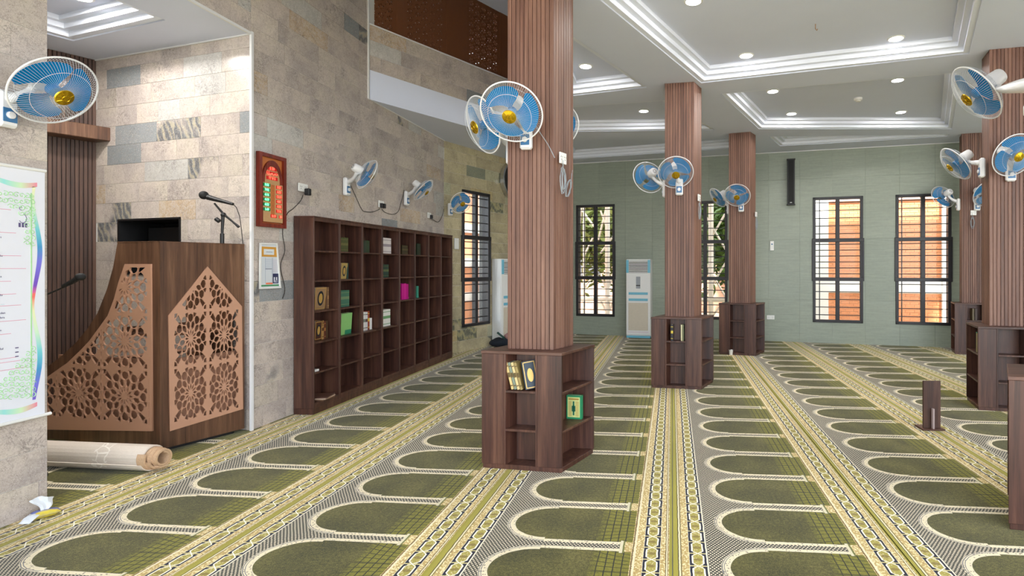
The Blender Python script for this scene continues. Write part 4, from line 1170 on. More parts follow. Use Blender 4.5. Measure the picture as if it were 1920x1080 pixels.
# ---- pulpit with pierced panels
C0 = Vector((-4.097, 3.935, 0)); C1 = Vector((-3.872, 4.52, 0)); CL = Vector((-5.32, 4.105, 0))
ZP = 1.70
PF = Wall((C0.x, C0.y), (CL.x-C0.x, CL.y-C0.y)); PF_L = (CL-C0).length     # long face towards the camera
PR = Wall((C1.x, C1.y), (C0.x-C1.x, C0.y-C1.y)); PR_L = (C1-C0).length     # right face
pul = thing('pulpit', 'dark wooden pulpit with tan pierced geometric panels, standing in the niche', 'pulpit', C0)
def star_holes(x0, x1, y0, y1):
    """holes of a twelve-fold rosette filling one cell"""
    cx, cy, sx, sy = (x0+x1)/2, (y0+y1)/2, (x1-x0)/2, (y1-y0)/2
    hs = []
    def P(r, a): return (cx+sx*r*math.cos(a), cy+sy*r*math.sin(a))
    st = math.pi/6
    for k in range(12):
        a = k*st; b = a+st/2
        hs.append([P(.12, a), P(.25, a-R(10)), P(.38, a), P(.25, a+R(10))])
        hs.append([P(.34, b), P(.44, b-R(11)), P(.60, b-R(10.5)), P(.69, b), P(.60, b+R(10.5)), P(.44, b+R(11))])
        hs.append([P(.60, a), P(.69, a-R(10.5)), P(.80, a-R(12)), P(.90, a-R(9)), P(.94, a), P(.90, a+R(9)), P(.80, a+R(12)), P(.69, a+R(10.5))])
        rb = min(.985/max(1e-3, abs(math.cos(b))), .985/max(1e-3, abs(math.sin(b))))
        if rb > .9:
            r2 = min(rb, 1.20)
            hs.append([P(.79, b), P(.9, b-R(5)), P(r2-.02, b-R(5.5)), P(r2-.02, b+R(5.5)), P(.9, b+R(5))])
    for qx in (-1, 1):
        for qy in (-1, 1):
            c_ = lambda u, v: (cx+sx*qx*u, cy+sy*qy*v)
            hs.append([c_(.84, .84), c_(.97, .80), c_(.975, .975), c_(.80, .97)][::(1 if qx*qy > 0 else -1)])
    return [h if area(h) > 0 else h[::-1] for h in hs]
def pierced(outline, cells, slots, margin=.028):
    inn = inset(outline, margin); hs = []
    for c_ in cells:
        for h in star_holes(*c_):
            q = clip_convex(inn, h) if True else h
            if len(q) > 2 and abs(area(q)) > .25*abs(area(h)) and abs(area(q)) > 4e-5: hs.append(q)
    for s_ in slots:
        h = [(s_[0], s_[2]), (s_[1], s_[2]), (s_[1], s_[3]), (s_[0], s_[3])]
        q = clip_convex(inn, h)
        if len(q) > 2 and abs(area(q)) > 6e-5: hs.append(q)
    return hs
def face_xy(W, u, v): 
    s_, z_ = W.hit(u, v, .02); return (-s_, z_)      # x grows to the viewer's right
def slots_for(xs, ys, w=.012, ln=.055):
    out = []
    for x in xs:
        y = ys[0]
        while y < ys[1]: out.append((x-w/2, x+w/2, y, y+ln)); y += ln+.010
    return out
def plate(W, name, outline, holes, th, mat, out0, zoff=0):
    me = curve_mesh(name, outline, holes, th, mat)
    o = put(name, me, pul); o.matrix_basis = Matrix.Translation(-pul.location) @ W.mat(0, out0, 0)
    return o
# right face
rp = [face_xy(PR, *p) for p in ((390, 499.5), (454.5, 574.5), (456.7, 767), (319, 809), (317, 592))]
x0, x1 = min(p[0] for p in rp)+.03, max(p[0] for p in rp)-.03
yb = (rp[2][1]+rp[3][1])/2+.035; ye = (rp[1][1]+rp[4][1])/2
xm = (x0+x1)/2; ch = (ye-yb)/2
cells = [(x0+.006, xm-.008, yb, yb+ch-.006), (xm+.008, x1-.006, yb, yb+ch-.006), (x0+.006, xm-.008, yb+ch+.006, ye), (xm+.008, x1-.006, yb+ch+.006, ye),
         (x0+.006, xm-.008, ye+.012, ye+ch), (xm+.008, x1-.006, ye+.012, ye+ch)]
hol = pierced(rp, cells, slots_for([x0-.006, x1+.006], (yb, ye-.03), .006))
plate(PR, 'pierced_panel', rp, hol, .012, M['lattice'], .002)
W_ = [( -PR_L-.0, .03), (-.0, .03), (-.0, ZP), (-PR_L, ZP)]
plate(PR, 'side_panel', W_, [inset(rp, .012)], .022, M['pulpit'], -.022)
# left face with its swept edge
out_px = [(215, 455), (207, 500), (195, 543), (177, 588), (160, 615), (135, 645), (110, 668), (88, 685), (60, 700), (30, 712)]
oe = [face_xy(PF, *p) for p in out_px]
lo = [(oe[-1][0]-.3, .03), (-.0, .03), (-.0, ZP), (oe[0][0], ZP)]+oe[1:]+[(oe[-1][0]-.3, oe[-1][1]-.12)]
tan_px = [(232, 495), (281, 495), (283.5, 809), (80, 806), (20, 804), (20, 738), (60, 722), (88, 706), (125, 680), (150, 656), (165, 640), (182, 617), (200, 592), (212, 560), (220, 530)]
lp = [face_xy(PF, *p) for p in tan_px]
lx1 = lp[2][0]-.035; cw = (face_xy(PF, 270, 700)[0]-face_xy(PF, 182, 700)[0]); ly = lp[2][1]+.045
chh = ch*.99
cells = []; sl_ = []
for i in range(5):
    a, b = lx1-cw*(i+1), lx1-cw*i-.01
    for j in range(4): cells.append((a, b, ly+chh*j+.004, ly+chh*(j+1)-.008))
for xx in (lx1+.006, lx1-cw-.006, lx1-2*cw-.006, lx1-3*cw-.006): sl_ += slots_for([xx], (ly, ly+4*chh), .009)
hol = pierced(lp, cells, sl_)
plate(PF, 'pierced_panel', lp, hol, .012, M['lattice'], .002)
plate(PF, 'front_panel', lo, [inset(lp, .012)], .022, M['pulpit'], -.022)
# far side, back, top, inner boards and steps
mb = MB(lambda p: PF.xf(p)-pul.location)
mb.box((0, -.62, .03), (PF_L*.42, -.60, ZP))
obj('rear_panel', mb, M['pulpit'], pul)
dR = (C1-C0)
def PQ(a, b, z): return C0+(CL-C0).normalized()*a+dR.normalized()*b+Vector((0, 0, z))-pul.location
top = MB(); a1 = -oe[0][0]
pts = [PQ(0.02, .03, 0), PQ(a1, .03, 0), PQ(a1, PR_L-.03, 0), PQ(0.02, PR_L-.03, 0)]
pts = [(p.x, p.y) for p in pts]
top.prism(pts, .93, .95)
obj('floor_panel', top, M['pulpit'], pul)
mb = MB()
pts2 = [PQ(a1-.02, .03, 0), PQ(a1, .03, 0), PQ(a1, PR_L-.03, 0), PQ(a1-.02, PR_L-.03, 0)]
obj('seat_back', MB().prism([(p.x, p.y) for p in pts2], .93, 1.0), M['pulpit'], pul)
# inner board behind the lower half of the pierced work
q = [PQ(.03, .05, 0), PQ(PF_L*.98, .05, 0), PQ(PF_L*.98, .07, 0), PQ(.03, .07, 0)]
obj('inner_board', MB().prism([(p.x, p.y) for p in q], .04, .74), M['innerboard'], pul)
q = [PQ(.05, .05, 0), PQ(.07, .05, 0), PQ(.07, PR_L-.02, 0), PQ(.05, PR_L-.02, 0)]
obj('inner_board', MB().prism([(p.x, p.y) for p in q], .04, .74), M['innerboard'], pul)
for i in range(4):
    q = [PQ(a1+.02+.16*i, .10, 0), PQ(a1+.02+.16*(i+1), .10, 0), PQ(a1+.02+.16*(i+1), .55, 0), PQ(a1+.02+.16*i, .55, 0)]
    obj('step', MB().prism([(p.x, p.y) for p in q], .72-.2*i, .74-.2*i), M['innerboard'], pul)
ft = [PQ(.04, .04, 0), PQ(1.0, .04, 0), PQ(1.0, PR_L-.06, 0), PQ(.04, PR_L-.06, 0)]
obj('base_frame', MB().prism([(p.x, p.y) for p in ft], 0, .05), M['black'], pul)
q = [PQ(0, 0, 0), PQ(.018, 0, 0), PQ(.018, .018, 0), PQ(0, .018, 0)]
obj('top_edge', MB(lambda p: PR.xf(p)-pul.location).bbox((0, -.024, ZP), (PR_L, .003, ZP+.006), .001), M['pulpit'], pul)
obj('top_edge', MB(lambda p: PF.xf(p)-pul.location).bbox((0, -.024, ZP), (a1, .003, ZP+.006), .001), M['pulpit'], pul)

# ---- microphone on the pulpit edge
mp = onplane(412, 458, C0+PR.N*-.05, PR.N); mp.z = ZP+.006; mp = PR.at((mp-PR.O).dot(PR.D), -.012, ZP+.006)
mic = thing('microphone', 'black microphone on a short boom stand fixed to the top edge of the pulpit', 'microphone', mp)
dm = (Vector(mp)-Vector((0, 0, EYE))); sc_ = dm.xy.length/1000*1.22
rt = Vector((_c, _s, 0)); U = lambda u, v: rt*((u-412.5)*sc_)+Vector((0, 0, -(v-458)*sc_))
obj('clamp', MB().tube([U(412.5, 458), U(412.5, 446)], .016, 10), M['black'], mic)
obj('post', MB().tube([U(412.5, 446), U(413.5, 424)], [.010, .014], 10), M['black'], mic)
obj('joint', MB().sphere(U(414, 423), .022, 10, 7).tube([U(409, 431), U(405, 428)], .018, 10), M['black'], mic)
obj('boom', MB().tube([U(403, 409), U(414, 422), U(426, 432), U(433, 438)], [.008, .010, .008, .012], 8), M['black'], mic)
obj('mic_body', MB().tube([U(395, 401.5), U(404, 404), U(417, 407.5), U(426, 410)], [.024, .020, .015, .012], 12), M['black'], mic)
obj('mic_head', MB().sphere(U(390, 399), .037, 14, 9), M['mesh_black'], mic, smooth=True)
obj('cable', MB().tube([U(426, 410), U(430, 414), U(434, 425), U(436, 440), U(438, 459)], .0035, 6), M['dark_cable'], mic)

# ---- second microphone by the niche back wall
ms0 = pxat(118, 536, d=3.75)
s2 = ms0.y/950*1.0
bs = Vector((ms0.x-.38, ms0.y+.0, 0)); 
mc2 = thing('microphone', 'black microphone on a boom arm in front of the dark slats, beside the banner', 'microphone', bs)
sc2 = 3.75/1000
V2 = lambda u, v, dd=0: ms0+Vector((_c, _s, 0))*((u-118)*sc2)+Vector((0, 0, -(v-536)*sc2))-bs
elbow = V2(40, 570)
obj('base', MB().lathe([(.13, 0), (.13, .012), (.03, .025), (0, .03)], 24, cap=False), M['black'], mc2, V2(30, 540)*Vector((1, 1, 0)) if False else Vector((elbow.x, elbow.y, 0)))
obj('pole', MB().tube([(elbow.x, elbow.y, .02), elbow], .010, 8), M['black'], mc2)
obj('boom', MB().tube([elbow, V2(88, 552), V2(126, 536)], .0055, 8), M['black'], mc2)
obj('mic_body', MB().tube([V2(118, 537), V2(134, 529), V2(146, 522)], [.013, .016, .020], 10), M['black'], mc2)
obj('mic_head', MB().sphere(V2(151, 519), (.030, .030, .026), 12, 8), M['mesh_black'], mc2, smooth=True)

# ---- prayer time board
def wall_thing(name, label, cat, W, u, v, out=.012):
    s_, z_ = W.hit(u, v, out); return thing(name, label, cat, W.at(s_, out, z_)), s_, z_
sA, zA = WL.hit(480, 283, .012); sB, _ = WL.hit(531, 300, .012); _, zB = WL.hit(480, 424, .012)
bw_, bh_ = sA-sB, zA-zB
clk = thing('prayer_time_board', 'mahogany framed board with red and green digital prayer times on the stone wall', 'clock', WL.at((sA+sB)/2, .012, zB))
MC = Matrix.Translation(-clk.location) @ WL.mat(sA, .012, zB)   # x right, y up, z out
def on(root, M_, nm, me):
    o = put(nm, me, root); o.matrix_basis = M_; return o
fwd = .035
def arch_pts(x0, x1, y0, ys, yt, n=14):
    xm, rx = (x0+x1)/2, (x1-x0)/2
    return [(x0, y0), (x1, y0), (x1, ys)]+[(xm+rx*math.cos(a), ys+(yt-ys)*math.sin(a)) for a in [math.pi*k/n for k in range(1, n)]]+[(x0, ys)]
on(clk, MC, 'frame', curve_mesh('frame', [(0, 0), (bw_, 0), (bw_, bh_), (0, bh_)], [[(fwd, fwd), (bw_-fwd, fwd), (bw_-fwd, bh_-fwd), (fwd, bh_-fwd)]], .035, M['maroon']))
on(clk, MC, 'back_panel', MB().box((.02, .02, 0), (bw_-.02, bh_-.02, .012)).mesh('back_panel', M['orange_panel']))
ar = arch_pts(fwd+.012, bw_-fwd-.008, fwd+.01, bh_*.62, bh_-fwd-.02)
ari = arch_pts(fwd+.038, bw_-fwd-.034, fwd+.02, bh_*.64, bh_-fwd-.075)
on(clk, MC @ Matrix.Translation((0, 0, .012)), 'arch_frame', curve_mesh('arch_frame', ar, [ari], .016, M['maroon']))
dial = [(fwd+.016, fwd+.015), (bw_-fwd-.010, fwd+.015), (bw_-fwd-.010, bh_*.60), (fwd+.016, bh_*.60)]
on(clk, MC @ Matrix.Translation((0, 0, .012)), 'dial', MB().prism(ari, 0, .006).mesh('dial', M['goldpanel']))
on(clk, MC @ Matrix.Translation((0, 0, .018)), 'dial_lower', MB().prism(dial, 0, .012).mesh('dial_lower', M['goldpanel']))
on(clk, MC @ Matrix.Translation((0, 0, .029)), 'centre_strip', MB().prism([(bw_*.42, fwd+.06), (bw_*.56, fwd+.06), (bw_*.56, bh_*.585), (bw_*.42, bh_*.585)], 0, .002).mesh('centre_strip', M['orange_panel']))
def display(cx, cy, w, h, txt, led, back, zz=.030):
    d_ = on(clk, MC @ Matrix.Translation((cx, cy, zz)), 'display', MB().box((-w/2, -h/2, 0), (w/2, h/2, .002)).mesh('display', M[back]))
    o = put('digits', text_mesh('digits', txt, h*1.05, M[led], 'CENTER', .0005, .0012), d_, (0, 0, .003))
g_t = ['5:55', '7:02', '6:16', '4:19', '6:23', '1:49']; r_t = ['5:21', '6:53', '12:31', '4:01', '6:26', '7:16']
cxm = bw_*.5
display(cxm, bh_*.805, bw_*.34, bh_*.048, '5 59', 'led_red', 'led_redb', .019)
display(cxm, bh_*.742, bw_*.42, bh_*.046, 'السبت', 'led_red', 'led_redb', .019)
display(cxm, bh_*.675, bw_*.42, bh_*.046, '٢٢ 8 5', 'led_red', 'led_redb', .019)
for i in range(6):
    y = bh_*(.570-.0665*i)
    display(bw_*.27, y, bw_*.26, bh_*.042, g_t[i], 'led_green', 'led_greenb'); display(bw_*.72, y-.004, bw_*.22, bh_*.042, r_t[i], 'led_red', 'led_redb')
    put('caption', text_mesh('caption', '—', .022, M['maroon'], 'CENTER'), clk).matrix_basis = MC @ Matrix.Translation((bw_*.49, y, .032))
display(bw_*.52, bh_*.155, bw_*.22, bh_*.042, '0:19', 'led_red', 'led_redb'); display(bw_*.78, bh_*.155, bw_*.12, bh_*.042, '30', 'led_red', 'led_redb')

# ---- framed calendar poster below it
pc_ = [onplane(u, v, WL.at(0, .015, 0), WL.N) for u, v in ((486, 455), (518, 456), (525, 540), (485, 542))]
po = thing('calendar_poster', 'white framed calendar poster with an orange header hung on the stone wall', 'poster', pc_[3])
MPm = Matrix.Translation(-po.location) @ frame_mat(pc_[3], pc_[2]-pc_[3], (0, 0, 1))
iv = MPm.inverted(); q = [(iv @ (p-po.location)) for p in pc_]; q = [(p.x, p.y) for p in (q[3], q[2], q[1], q[0])]
wq, hq = q[1][0], q[3][1]
on(po, MPm, 'frame', curve_mesh('frame', q, [inset(q, .014)], .014, M['white']))
on(po, MPm, 'sheet', MB().prism(inset(q, .012), 0, .005).mesh('sheet', plain('poster_paper', L(206, 212, 218), .4, var=.03)))
ph_ = inset(q, .016)
def pr(x0, y0, x1, y1, rgb, nm='print', z=.005):
    on(po, MPm, nm, MB().box((x0*wq, y0*hq, z), (x1*wq, y1*hq, z+.0006)).mesh(nm, bcol(rgb)))
pr(.10, .70, .84, .92, (206, 150, 60), 'header_print'); pr(.20, .745, .68, .87, (214, 220, 222), 'header_picture', .0056); pr(.3, .80, .6, .81, (90, 110, 130), 'header_line', .0062)
for i in range(9): pr(.28, .42+.028*i, .56, .428+.028*i, (170, 180, 200), 'grid_line')
for x in (.08, .27, .58, .62): pr(x, .12, x+.01, .68, (130, 150, 176), 'column_line')
for i in range(12): pr(.62, .36+.025*i, .86, .366+.025*i, (190, 170, 190), 'grid_line')
pr(.28, .43, .58, .44, (60, 70, 84), 'grid_line', .0058)
pr(.62, .11, .90, .33, (40, 46, 86), 'picture'); pr(.67, .14, .72, .25, (220, 224, 230), 'mosque_print', .0058); pr(.78, .14, .83, .25, (220, 224, 230), 'mosque_print', .0058); pr(.70, .13, .85, .18, (180, 184, 210), 'mosque_print', .0058)
pr(.30, .095, .62, .13, (226, 116, 76), 'footer_print'); pr(.06, .05, .92, .085, (60, 140, 90), 'footer_print')

# ---- prayer banner on the pier
bs0, bzt = WL.hit(86, 326, .03); bse, _ = WL.hit(85.5, 500, .03); _, bzb = WL.hit(85, 776, .03); _, bzt = WL.hit(85, 322, .03)
BWd = .80
ban = thing('banner', 'white roll-down prayer banner with rainbow ribbon border on the left stone pier', 'banner', WL.at(bse, .02, bzb))
XM = Matrix.Translation(-ban.location) @ WL.mat(bse+BWd, .022, bzb)     # x from left edge to right edge
bh2 = bzt-bzb
on(ban, XM, 'sheet', MB().box((0, 0, 0), (BWd, bh2, .003)).mesh('sheet', plain('banner_vinyl', L(224, 226, 236), .35, var=.01)))
on(ban, XM, 'bottom_bar', MB().tube([(-.01, -.004, .006), (BWd+.028, -.004, .006)], .010, 10).mesh('bottom_bar', M['white']))
on(ban, XM, 'top_bar', MB().tube([(-.01, bh2+.004, .006), (BWd+.0, bh2+.004, .006)], .010, 10).mesh('top_bar', M['white']))
# ribbon
t = NT('rainbow_ribbon')
sx = t.n('ShaderNodeSeparateXYZ'); t.link(t.n('ShaderNodeTexCoord').outputs['Object'], sx.inputs[0])
yy = Ex(t, sx.outputs[1])
ph2 = ((yy*(2/bh2)).fr())
t.base(t.ramp(ph2, [(0, L(232, 110, 150)), (.06, L(120, 80, 190)), (.26, L(120, 120, 220)), (.38, L(70, 150, 200)), (.52, L(120, 205, 215)), (.68, L(205, 235, 205)), (.86, L(236, 236, 190)), (.97, L(240, 120, 110))]))
t.bsdf.inputs['Roughness'].default_value = .4; M['ribbon'] = t.mat
rb = MB(); N_ = 60; vs = []; fs = []
ex_ = BWd-.043
for i in range(N_+1):
    t_ = i/N_; y = .10+t_*(bh2-.2)
    x = ex_+.017*math.sin(t_*4*math.pi-.9)
    w = .005+.008*abs(math.sin(t_*4*math.pi*.5+.4))
    vs += [(x-w, y, .0035), (x+w, y, .0035)]
fs = [(2*i, 2*i+1, 2*i+3, 2*i+2) for i in range(N_)]
rb.add(vs, fs); on(ban, XM, 'ribbon_border', rb.mesh('ribbon_border', M['ribbon']))
rb = MB(); vs = []
for i in range(N_+1):
    t_ = i/N_; x = .03+t_*(BWd-.07); y = .070+.016*math.sin(t_*2*math.pi*2)
    w = .010+.006*abs(math.sin(t_*9)); vs += [(x, y-w, .0035), (x, y+w, .0035)]
rb.add(vs, [(2*i, 2*i+2, 2*i+3, 2*i+1) for i in range(N_)])
t = NT('ribbon_across'); sx = t.n('ShaderNodeSeparateXYZ'); t.link(t.n('ShaderNodeTexCoord').outputs['Object'], sx.inputs[0])
t.base(t.ramp((Ex(t, sx.outputs[0])*(2/BWd)).fr(), [(0, L(240, 120, 140)), (.2, L(238, 236, 190)), (.5, L(150, 220, 215)), (.7, L(206, 232, 190)), (.95, L(236, 90, 150))])); M['ribbon2'] = t.mat
on(ban, XM, 'ribbon_border', rb.mesh('ribbon_border', M['ribbon2']))
on(ban, XM @ Matrix.Translation((0, bh2-.155, 0)), 'ribbon_border', rb.mesh('ribbon_border', M['ribbon2']))
# pale green scrollwork in the corners and a side line
M['scroll'] = plain('scroll_green', L(168, 214, 160), .5, var=.1)
sc = MB()
def spiral(cx, cy, r, a0, turns, sgn=1):
    pts = []
    for i in range(18):
        q = i/17; a = a0+sgn*turns*2*math.pi*q; rad = r*(1-q*.85); pts.append((cx+rad*math.cos(a), cy+rad*math.sin(a), .0045))
    sc.tube(pts, .0022, 3, cap=False)
rg = random.Random(4)
for i in range(9):
    y = .13+i*.035; x = ex_-.055-.012*i*0
    for j in range(max(1, 9-i)): spiral(x+.035-.026*j, y+.004*j, .017, rg.random()*6, 1.1, rg.choice((-1, 1)))
for i in range(9):
    y = bh2-.16-i*.035
    for j in range(max(2, 9-i*2)): spiral(ex_-.022-.026*j, y, .017, rg.random()*6, 1.1, rg.choice((-1, 1)))
on(ban, XM, 'scrollwork', sc.mesh('scrollwork', M['scroll']))['kind'] = 'stuff'
on(ban, XM, 'side_line', MB().box((ex_-.030, .12, .003), (ex_-.023, bh2-.14, .0042)).mesh('side_line', M['scroll']))
INK = plain('ink_purple', L(86, 78, 120), .5); PINK = plain('ink_pink', L(214, 120, 150), .5); TEAL = plain('ink_teal', L(96, 176, 184), .5)
def ln(y, txt, size, mat, xr=.70):
    xr = 1-(.905-xr*.5)/2.35-.02
    o = put('lettering', text_mesh('lettering', txt, size, mat, 'RIGHT', .0003, .0), ban); o.matrix_basis = XM @ Matrix.Translation((xr*BWd, y*bh2, .004))
Lh = [(.845, 'Eid Prayer 2021', .034, PINK, .655), (.775, 'Allahu Akbar', .018, INK, .60), (.665, 'Rabbana Wa Pray Prayers', .017, INK, .66), (.615, '— — — — —', .014, TEAL, .6),
      (.575, 'Rabbana Laka Lahul Hamdu', .017, INK, .69), (.505, '— — — — —', .014, TEAL, .62), (.475, 'Subhana Kalla hil aa', .017, INK, .665), (.425, '— — — — —', .014, TEAL, .62),
      (.385, 'Rabbana Laka Lahul Hamdu', .017, INK, .69), (.340, '— — — — — —', .018, TEAL, .74), (.298, 'Ash hadu anna Muhammadan', .017, INK, .765), (.276, 'Rasulullah Bariks Alhadhra', .017, INK, .745),
      (.215, 'As Salaam', .017, INK, .66), (.165, 'Wabarakatuh', .017, INK, .62), (.125, 'Wa Lahul Hamdul', .017, INK, .71)]
Lh = [(y*.80+.19, *r_) for y, *r_ in Lh]
for l in Lh: ln(*l)
for i, y in enumerate((.83, .74, .65, .60, .55, .50, .455, .395, .345, .25, .235, .205)):
    on(ban, XM, 'pink_line', MB().box((.10, y*bh2, .003), ((.79+.03*(i % 4))*BWd, y*bh2+.0022, .004)).mesh('pink_line', PINK))
for i in range(3): on(ban, XM, 'bullet', MB().box((.815*BWd, (.285-.017*i)*bh2, .003), (.835*BWd, (.289-.017*i)*bh2, .0042)).mesh('bullet', INK))
mq = MB(); mq.tube([(.86*BWd+.018*math.cos(a), .80*bh2+.026*math.sin(a), .004) for a in [R(-150+12*k) for k in range(20)]], .0018, 4)
mq.tube([(.85*BWd+.008*math.cos(a), .84*bh2+.010*math.sin(a), .004) for a in [R(60+20*k) for k in range(13)]], .0018, 4)
for k in range(3): mq.box((.835*BWd+.016*k, .765*bh2, .003), (.835*BWd+.016*k+.010, .782*bh2, .0045))
on(ban, XM, 'mosque_print', mq.mesh('mosque_print', INK))

# ---- rolled rug on the carpet
ra = G(318, 862); rb_ = Vector((-4.9, 3.62, 0)); rad = .098
e_r = G(283, 885); e_r = Vector((-3.79, 3.60, 0))
dirr = (e_r-rb_).normalized(); 
rug = thing('rolled_rug', 'beige rolled-up rug lying on the carpet in front of the pulpit', 'rug', e_r+Vector((0, 0, rad)), math.atan2(dirr.y, dirr.x))
def roll(x0, x1, r0, r1, mat, nm, phase=0, th=.006, turns=3.2):
    n_ = int(turns*22); vs = []; fs = []
    for x in (x0, x1):
        for i in range(n_+1):
            q = i/n_; a = phase+q*turns*2*math.pi; r = r0+(r1-r0)*q
            for rr in (r, r-th): vs.append((x, rr*math.cos(a), rr*math.sin(a)))
    K = (n_+1)*2
    for i in range(n_):
        a = 2*i; fs += [(a, a+2, K+a+2, K+a), (a+1, K+a+1, K+a+3, a+3), (a, a+1, a+3, a+2), (K+a, K+a+2, K+a+3, K+a+1)]
    fs += [(0, K, K+1, 1), (2*n_, 2*n_+1, K+2*n_+1, K+2*n_)]
    return obj(nm, MB().add(vs, fs), mat, rug, smooth=False)
roll(-1.6, -.015, rad, .045, M['rugback'], 'roll', R(200), .010)
for k in range(3): roll(-.05+.03*k, .012+.03*k, rad-.002-.012*k, .052-.002*k, M['rugpile'], 'pile_edge', R(150+40*k), .013, 1.6)

# ---- tissue pack
tb = G(85, 975); tp = thing('tissue_pack', 'crumpled blue and yellow tissue pack with a tissue sticking out, beside the stone pier', 'tissue', Vector((-3.76, 3.02, 0)) if False else tb+Vector((.0, .03, 0)), R(60))
vs = []
def crumple(mb, sx_, sy_, sz_, seed, nx=10, ny=8):
    """pillow shaped pack with creases"""
    for sgn in (1, -1):
        vs = []; 
        for i in range(nx+1):
            for j in range(ny+1):
                u = i/nx*2-1; v = j/ny*2-1
                f = (1-u**4)*(1-v**4); n_ = noise.noise(Vector((u*2.3+seed, v*2.3, sgn*.3)))
                z = sz_*(.5+sgn*.5*f)+n_*.010*f
                vs.append((u*sx_/2*(1+.05*n_), v*sy_/2, max(.0005, z)))
        fs = [(i*(ny+1)+j, (i+1)*(ny+1)+j, (i+1)*(ny+1)+j+1, i*(ny+1)+j+1) for i in range(nx) for j in range(ny)]
        if sgn < 0: fs = [f[::-1] for f in fs]
        mb.add(vs, fs)
t = NT('tissue_wrap'); p = t.n('ShaderNodeTexCoord').outputs['Object']; sx = t.n('ShaderNodeSeparateXYZ'); t.link(p, sx.inputs[0])
n_ = t.noise(p, 28, 3); X_n = Ex(t, sx.outputs[1])+n_*.03
t.base(t.ramp(X_n*6+.35, [(0, L(84, 92, 126)), (.22, L(222, 200, 60)), (.40, L(110, 120, 186)), (.62, L(96, 108, 178)), (.8, L(214, 196, 96)), (1, L(226, 226, 240))]))
t.bsdf.inputs['Roughness'].default_value = .25; M['wrap'] = t.mat
mb = MB(); crumple(mb, .19, .11, .055, 3.1); obj('wrapper', mb, M['wrap'], tp, smooth=True); tp.scale = (.72, .72, .8); tp.location.x -= .05
mb = MB(); vs = []; nx, ny = 8, 10
for i in range(nx+1):
    for j in range(ny+1):
        u = i/nx*2-1; v = j/ny; w = .018+.055*v
        vs.append((u*w+.012*math.sin(v*5), .012*math.sin(u*5+v*3)*(.3+v)+.0*v, .048+v*.115-.03*abs(u)*v*(1 if u > 0 else .4)))
fs = [(i*(ny+1)+j, (i+1)*(ny+1)+j, (i+1)*(ny+1)+j+1, i*(ny+1)+j+1) for i in range(nx) for j in range(ny)]
mb.add(vs, fs); TIS = plain('tissue_paper', L(212, 216, 222), .9, var=.02)
obj('tissue', mb, TIS, tp, smooth=True)
mb = MB(); crumple(mb, .10, .085, .03, 8.2); obj('loose_tissue', mb, TIS, tp, (-.08, -.035, .012), (0, R(-20), R(40)), smooth=True)

# ---- wooden book prop standing on the carpet
sp0 = G(1751, 808)
st = thing('book_stand', 'small upright wooden book stand alone on the carpet at the right', 'stand', sp0, R(3))
obj('base_board', MB().bbox((-.10, -.0, 0), (.105, .15, .016), .002), M['walnut_h'], st)
obj('upright', MB().bbox((-.078, .03, .016), (.078, .05, .45), .002), M['walnut'], st)
obj('support', MB().bbox((-.008, -.0, .016), (.008, .030, .20), .002), M['chrome'] if False else plain('pale_edge', L(168, 150, 150), .5), st)

# ---- standing air conditioners
def aircon(label, loc, ang, w=.50, dp=.28, h=1.66):
    r = thing('air_conditioner', label, 'air conditioner', loc, ang)
    W1 = M['white']
    obj('body', MB().bbox((-w/2, .02, .02), (w/2, dp, h), .012), W1, r)
    obj('front_panel', MB().bbox((-w/2, -.0, .06), (w/2, .02, h-.005), .008), W1, r)
    obj('base', MB().bbox((-w/2+.005, .0, 0), (w/2-.005, dp-.01, .045), .004), M['cyan'], r)
    g0, g1 = h-.29, h-.04
    obj('grille', MB().box((-w/2+.06, -.002, g0), (w/2-.06, .003, g1)), M['mesh_black'], r)
    for i in range(8):
        z = g0+.008+i*(g1-g0)/8
        obj('louvre', MB().bbox((-w/2+.058, -.012, z), (w/2-.058, .004, z+.018), .002), W1, r)
    obj('film', MB().box((-w/2+.002, -.014, g0-.0), (-w/2+.055, -.0005, g1+.02)), M['cyan'], r); obj('film', MB().box((w/2-.055, -.014, g0), (w/2-.002, -.0005, g1+.02)), M['cyan'], r)
    obj('display', MB().bbox((-.045, -.006, h-.62), (.045, .001, h-.37), .003), plain('grey_display', L(150, 154, 160), .3), r)
    obj('display_slot', MB().box((-.045, -.008, h-.565), (.045, -.005, h-.545)), M['black'], r)
    for z in (h-.75, h-.88): obj('strip', MB().bbox((-w/2+.055, -.008, z), (w/2-.055, .001, z+.05), .002), M['cyan'], r)
    obj('intake_panel', MB().bbox((-w/2+.05, -.008, .16), (w/2-.05, .001, h-.92), .003), plain('beige_intake', L(206, 196, 178), .5), r)
    obj('lower_line', MB().box((-w/2+.04, -.004, .115), (w/2-.04, .0, .13)), plain('pale_pink', L(220, 206, 214), .4), r)
    return r
pa = G(1196.5, 634); aircon('white and blue floor-standing air conditioner against the far wall, left of the second column', pa+Vector((0, .02, 0)), R(-8), .52)
pb_ = G(934, 650.5)
aircon('white floor-standing air conditioner by the stone wall, behind the nearest column, side on', Vector((-3.06, 9.95, 0)), R(62), .50, .26, 1.65)

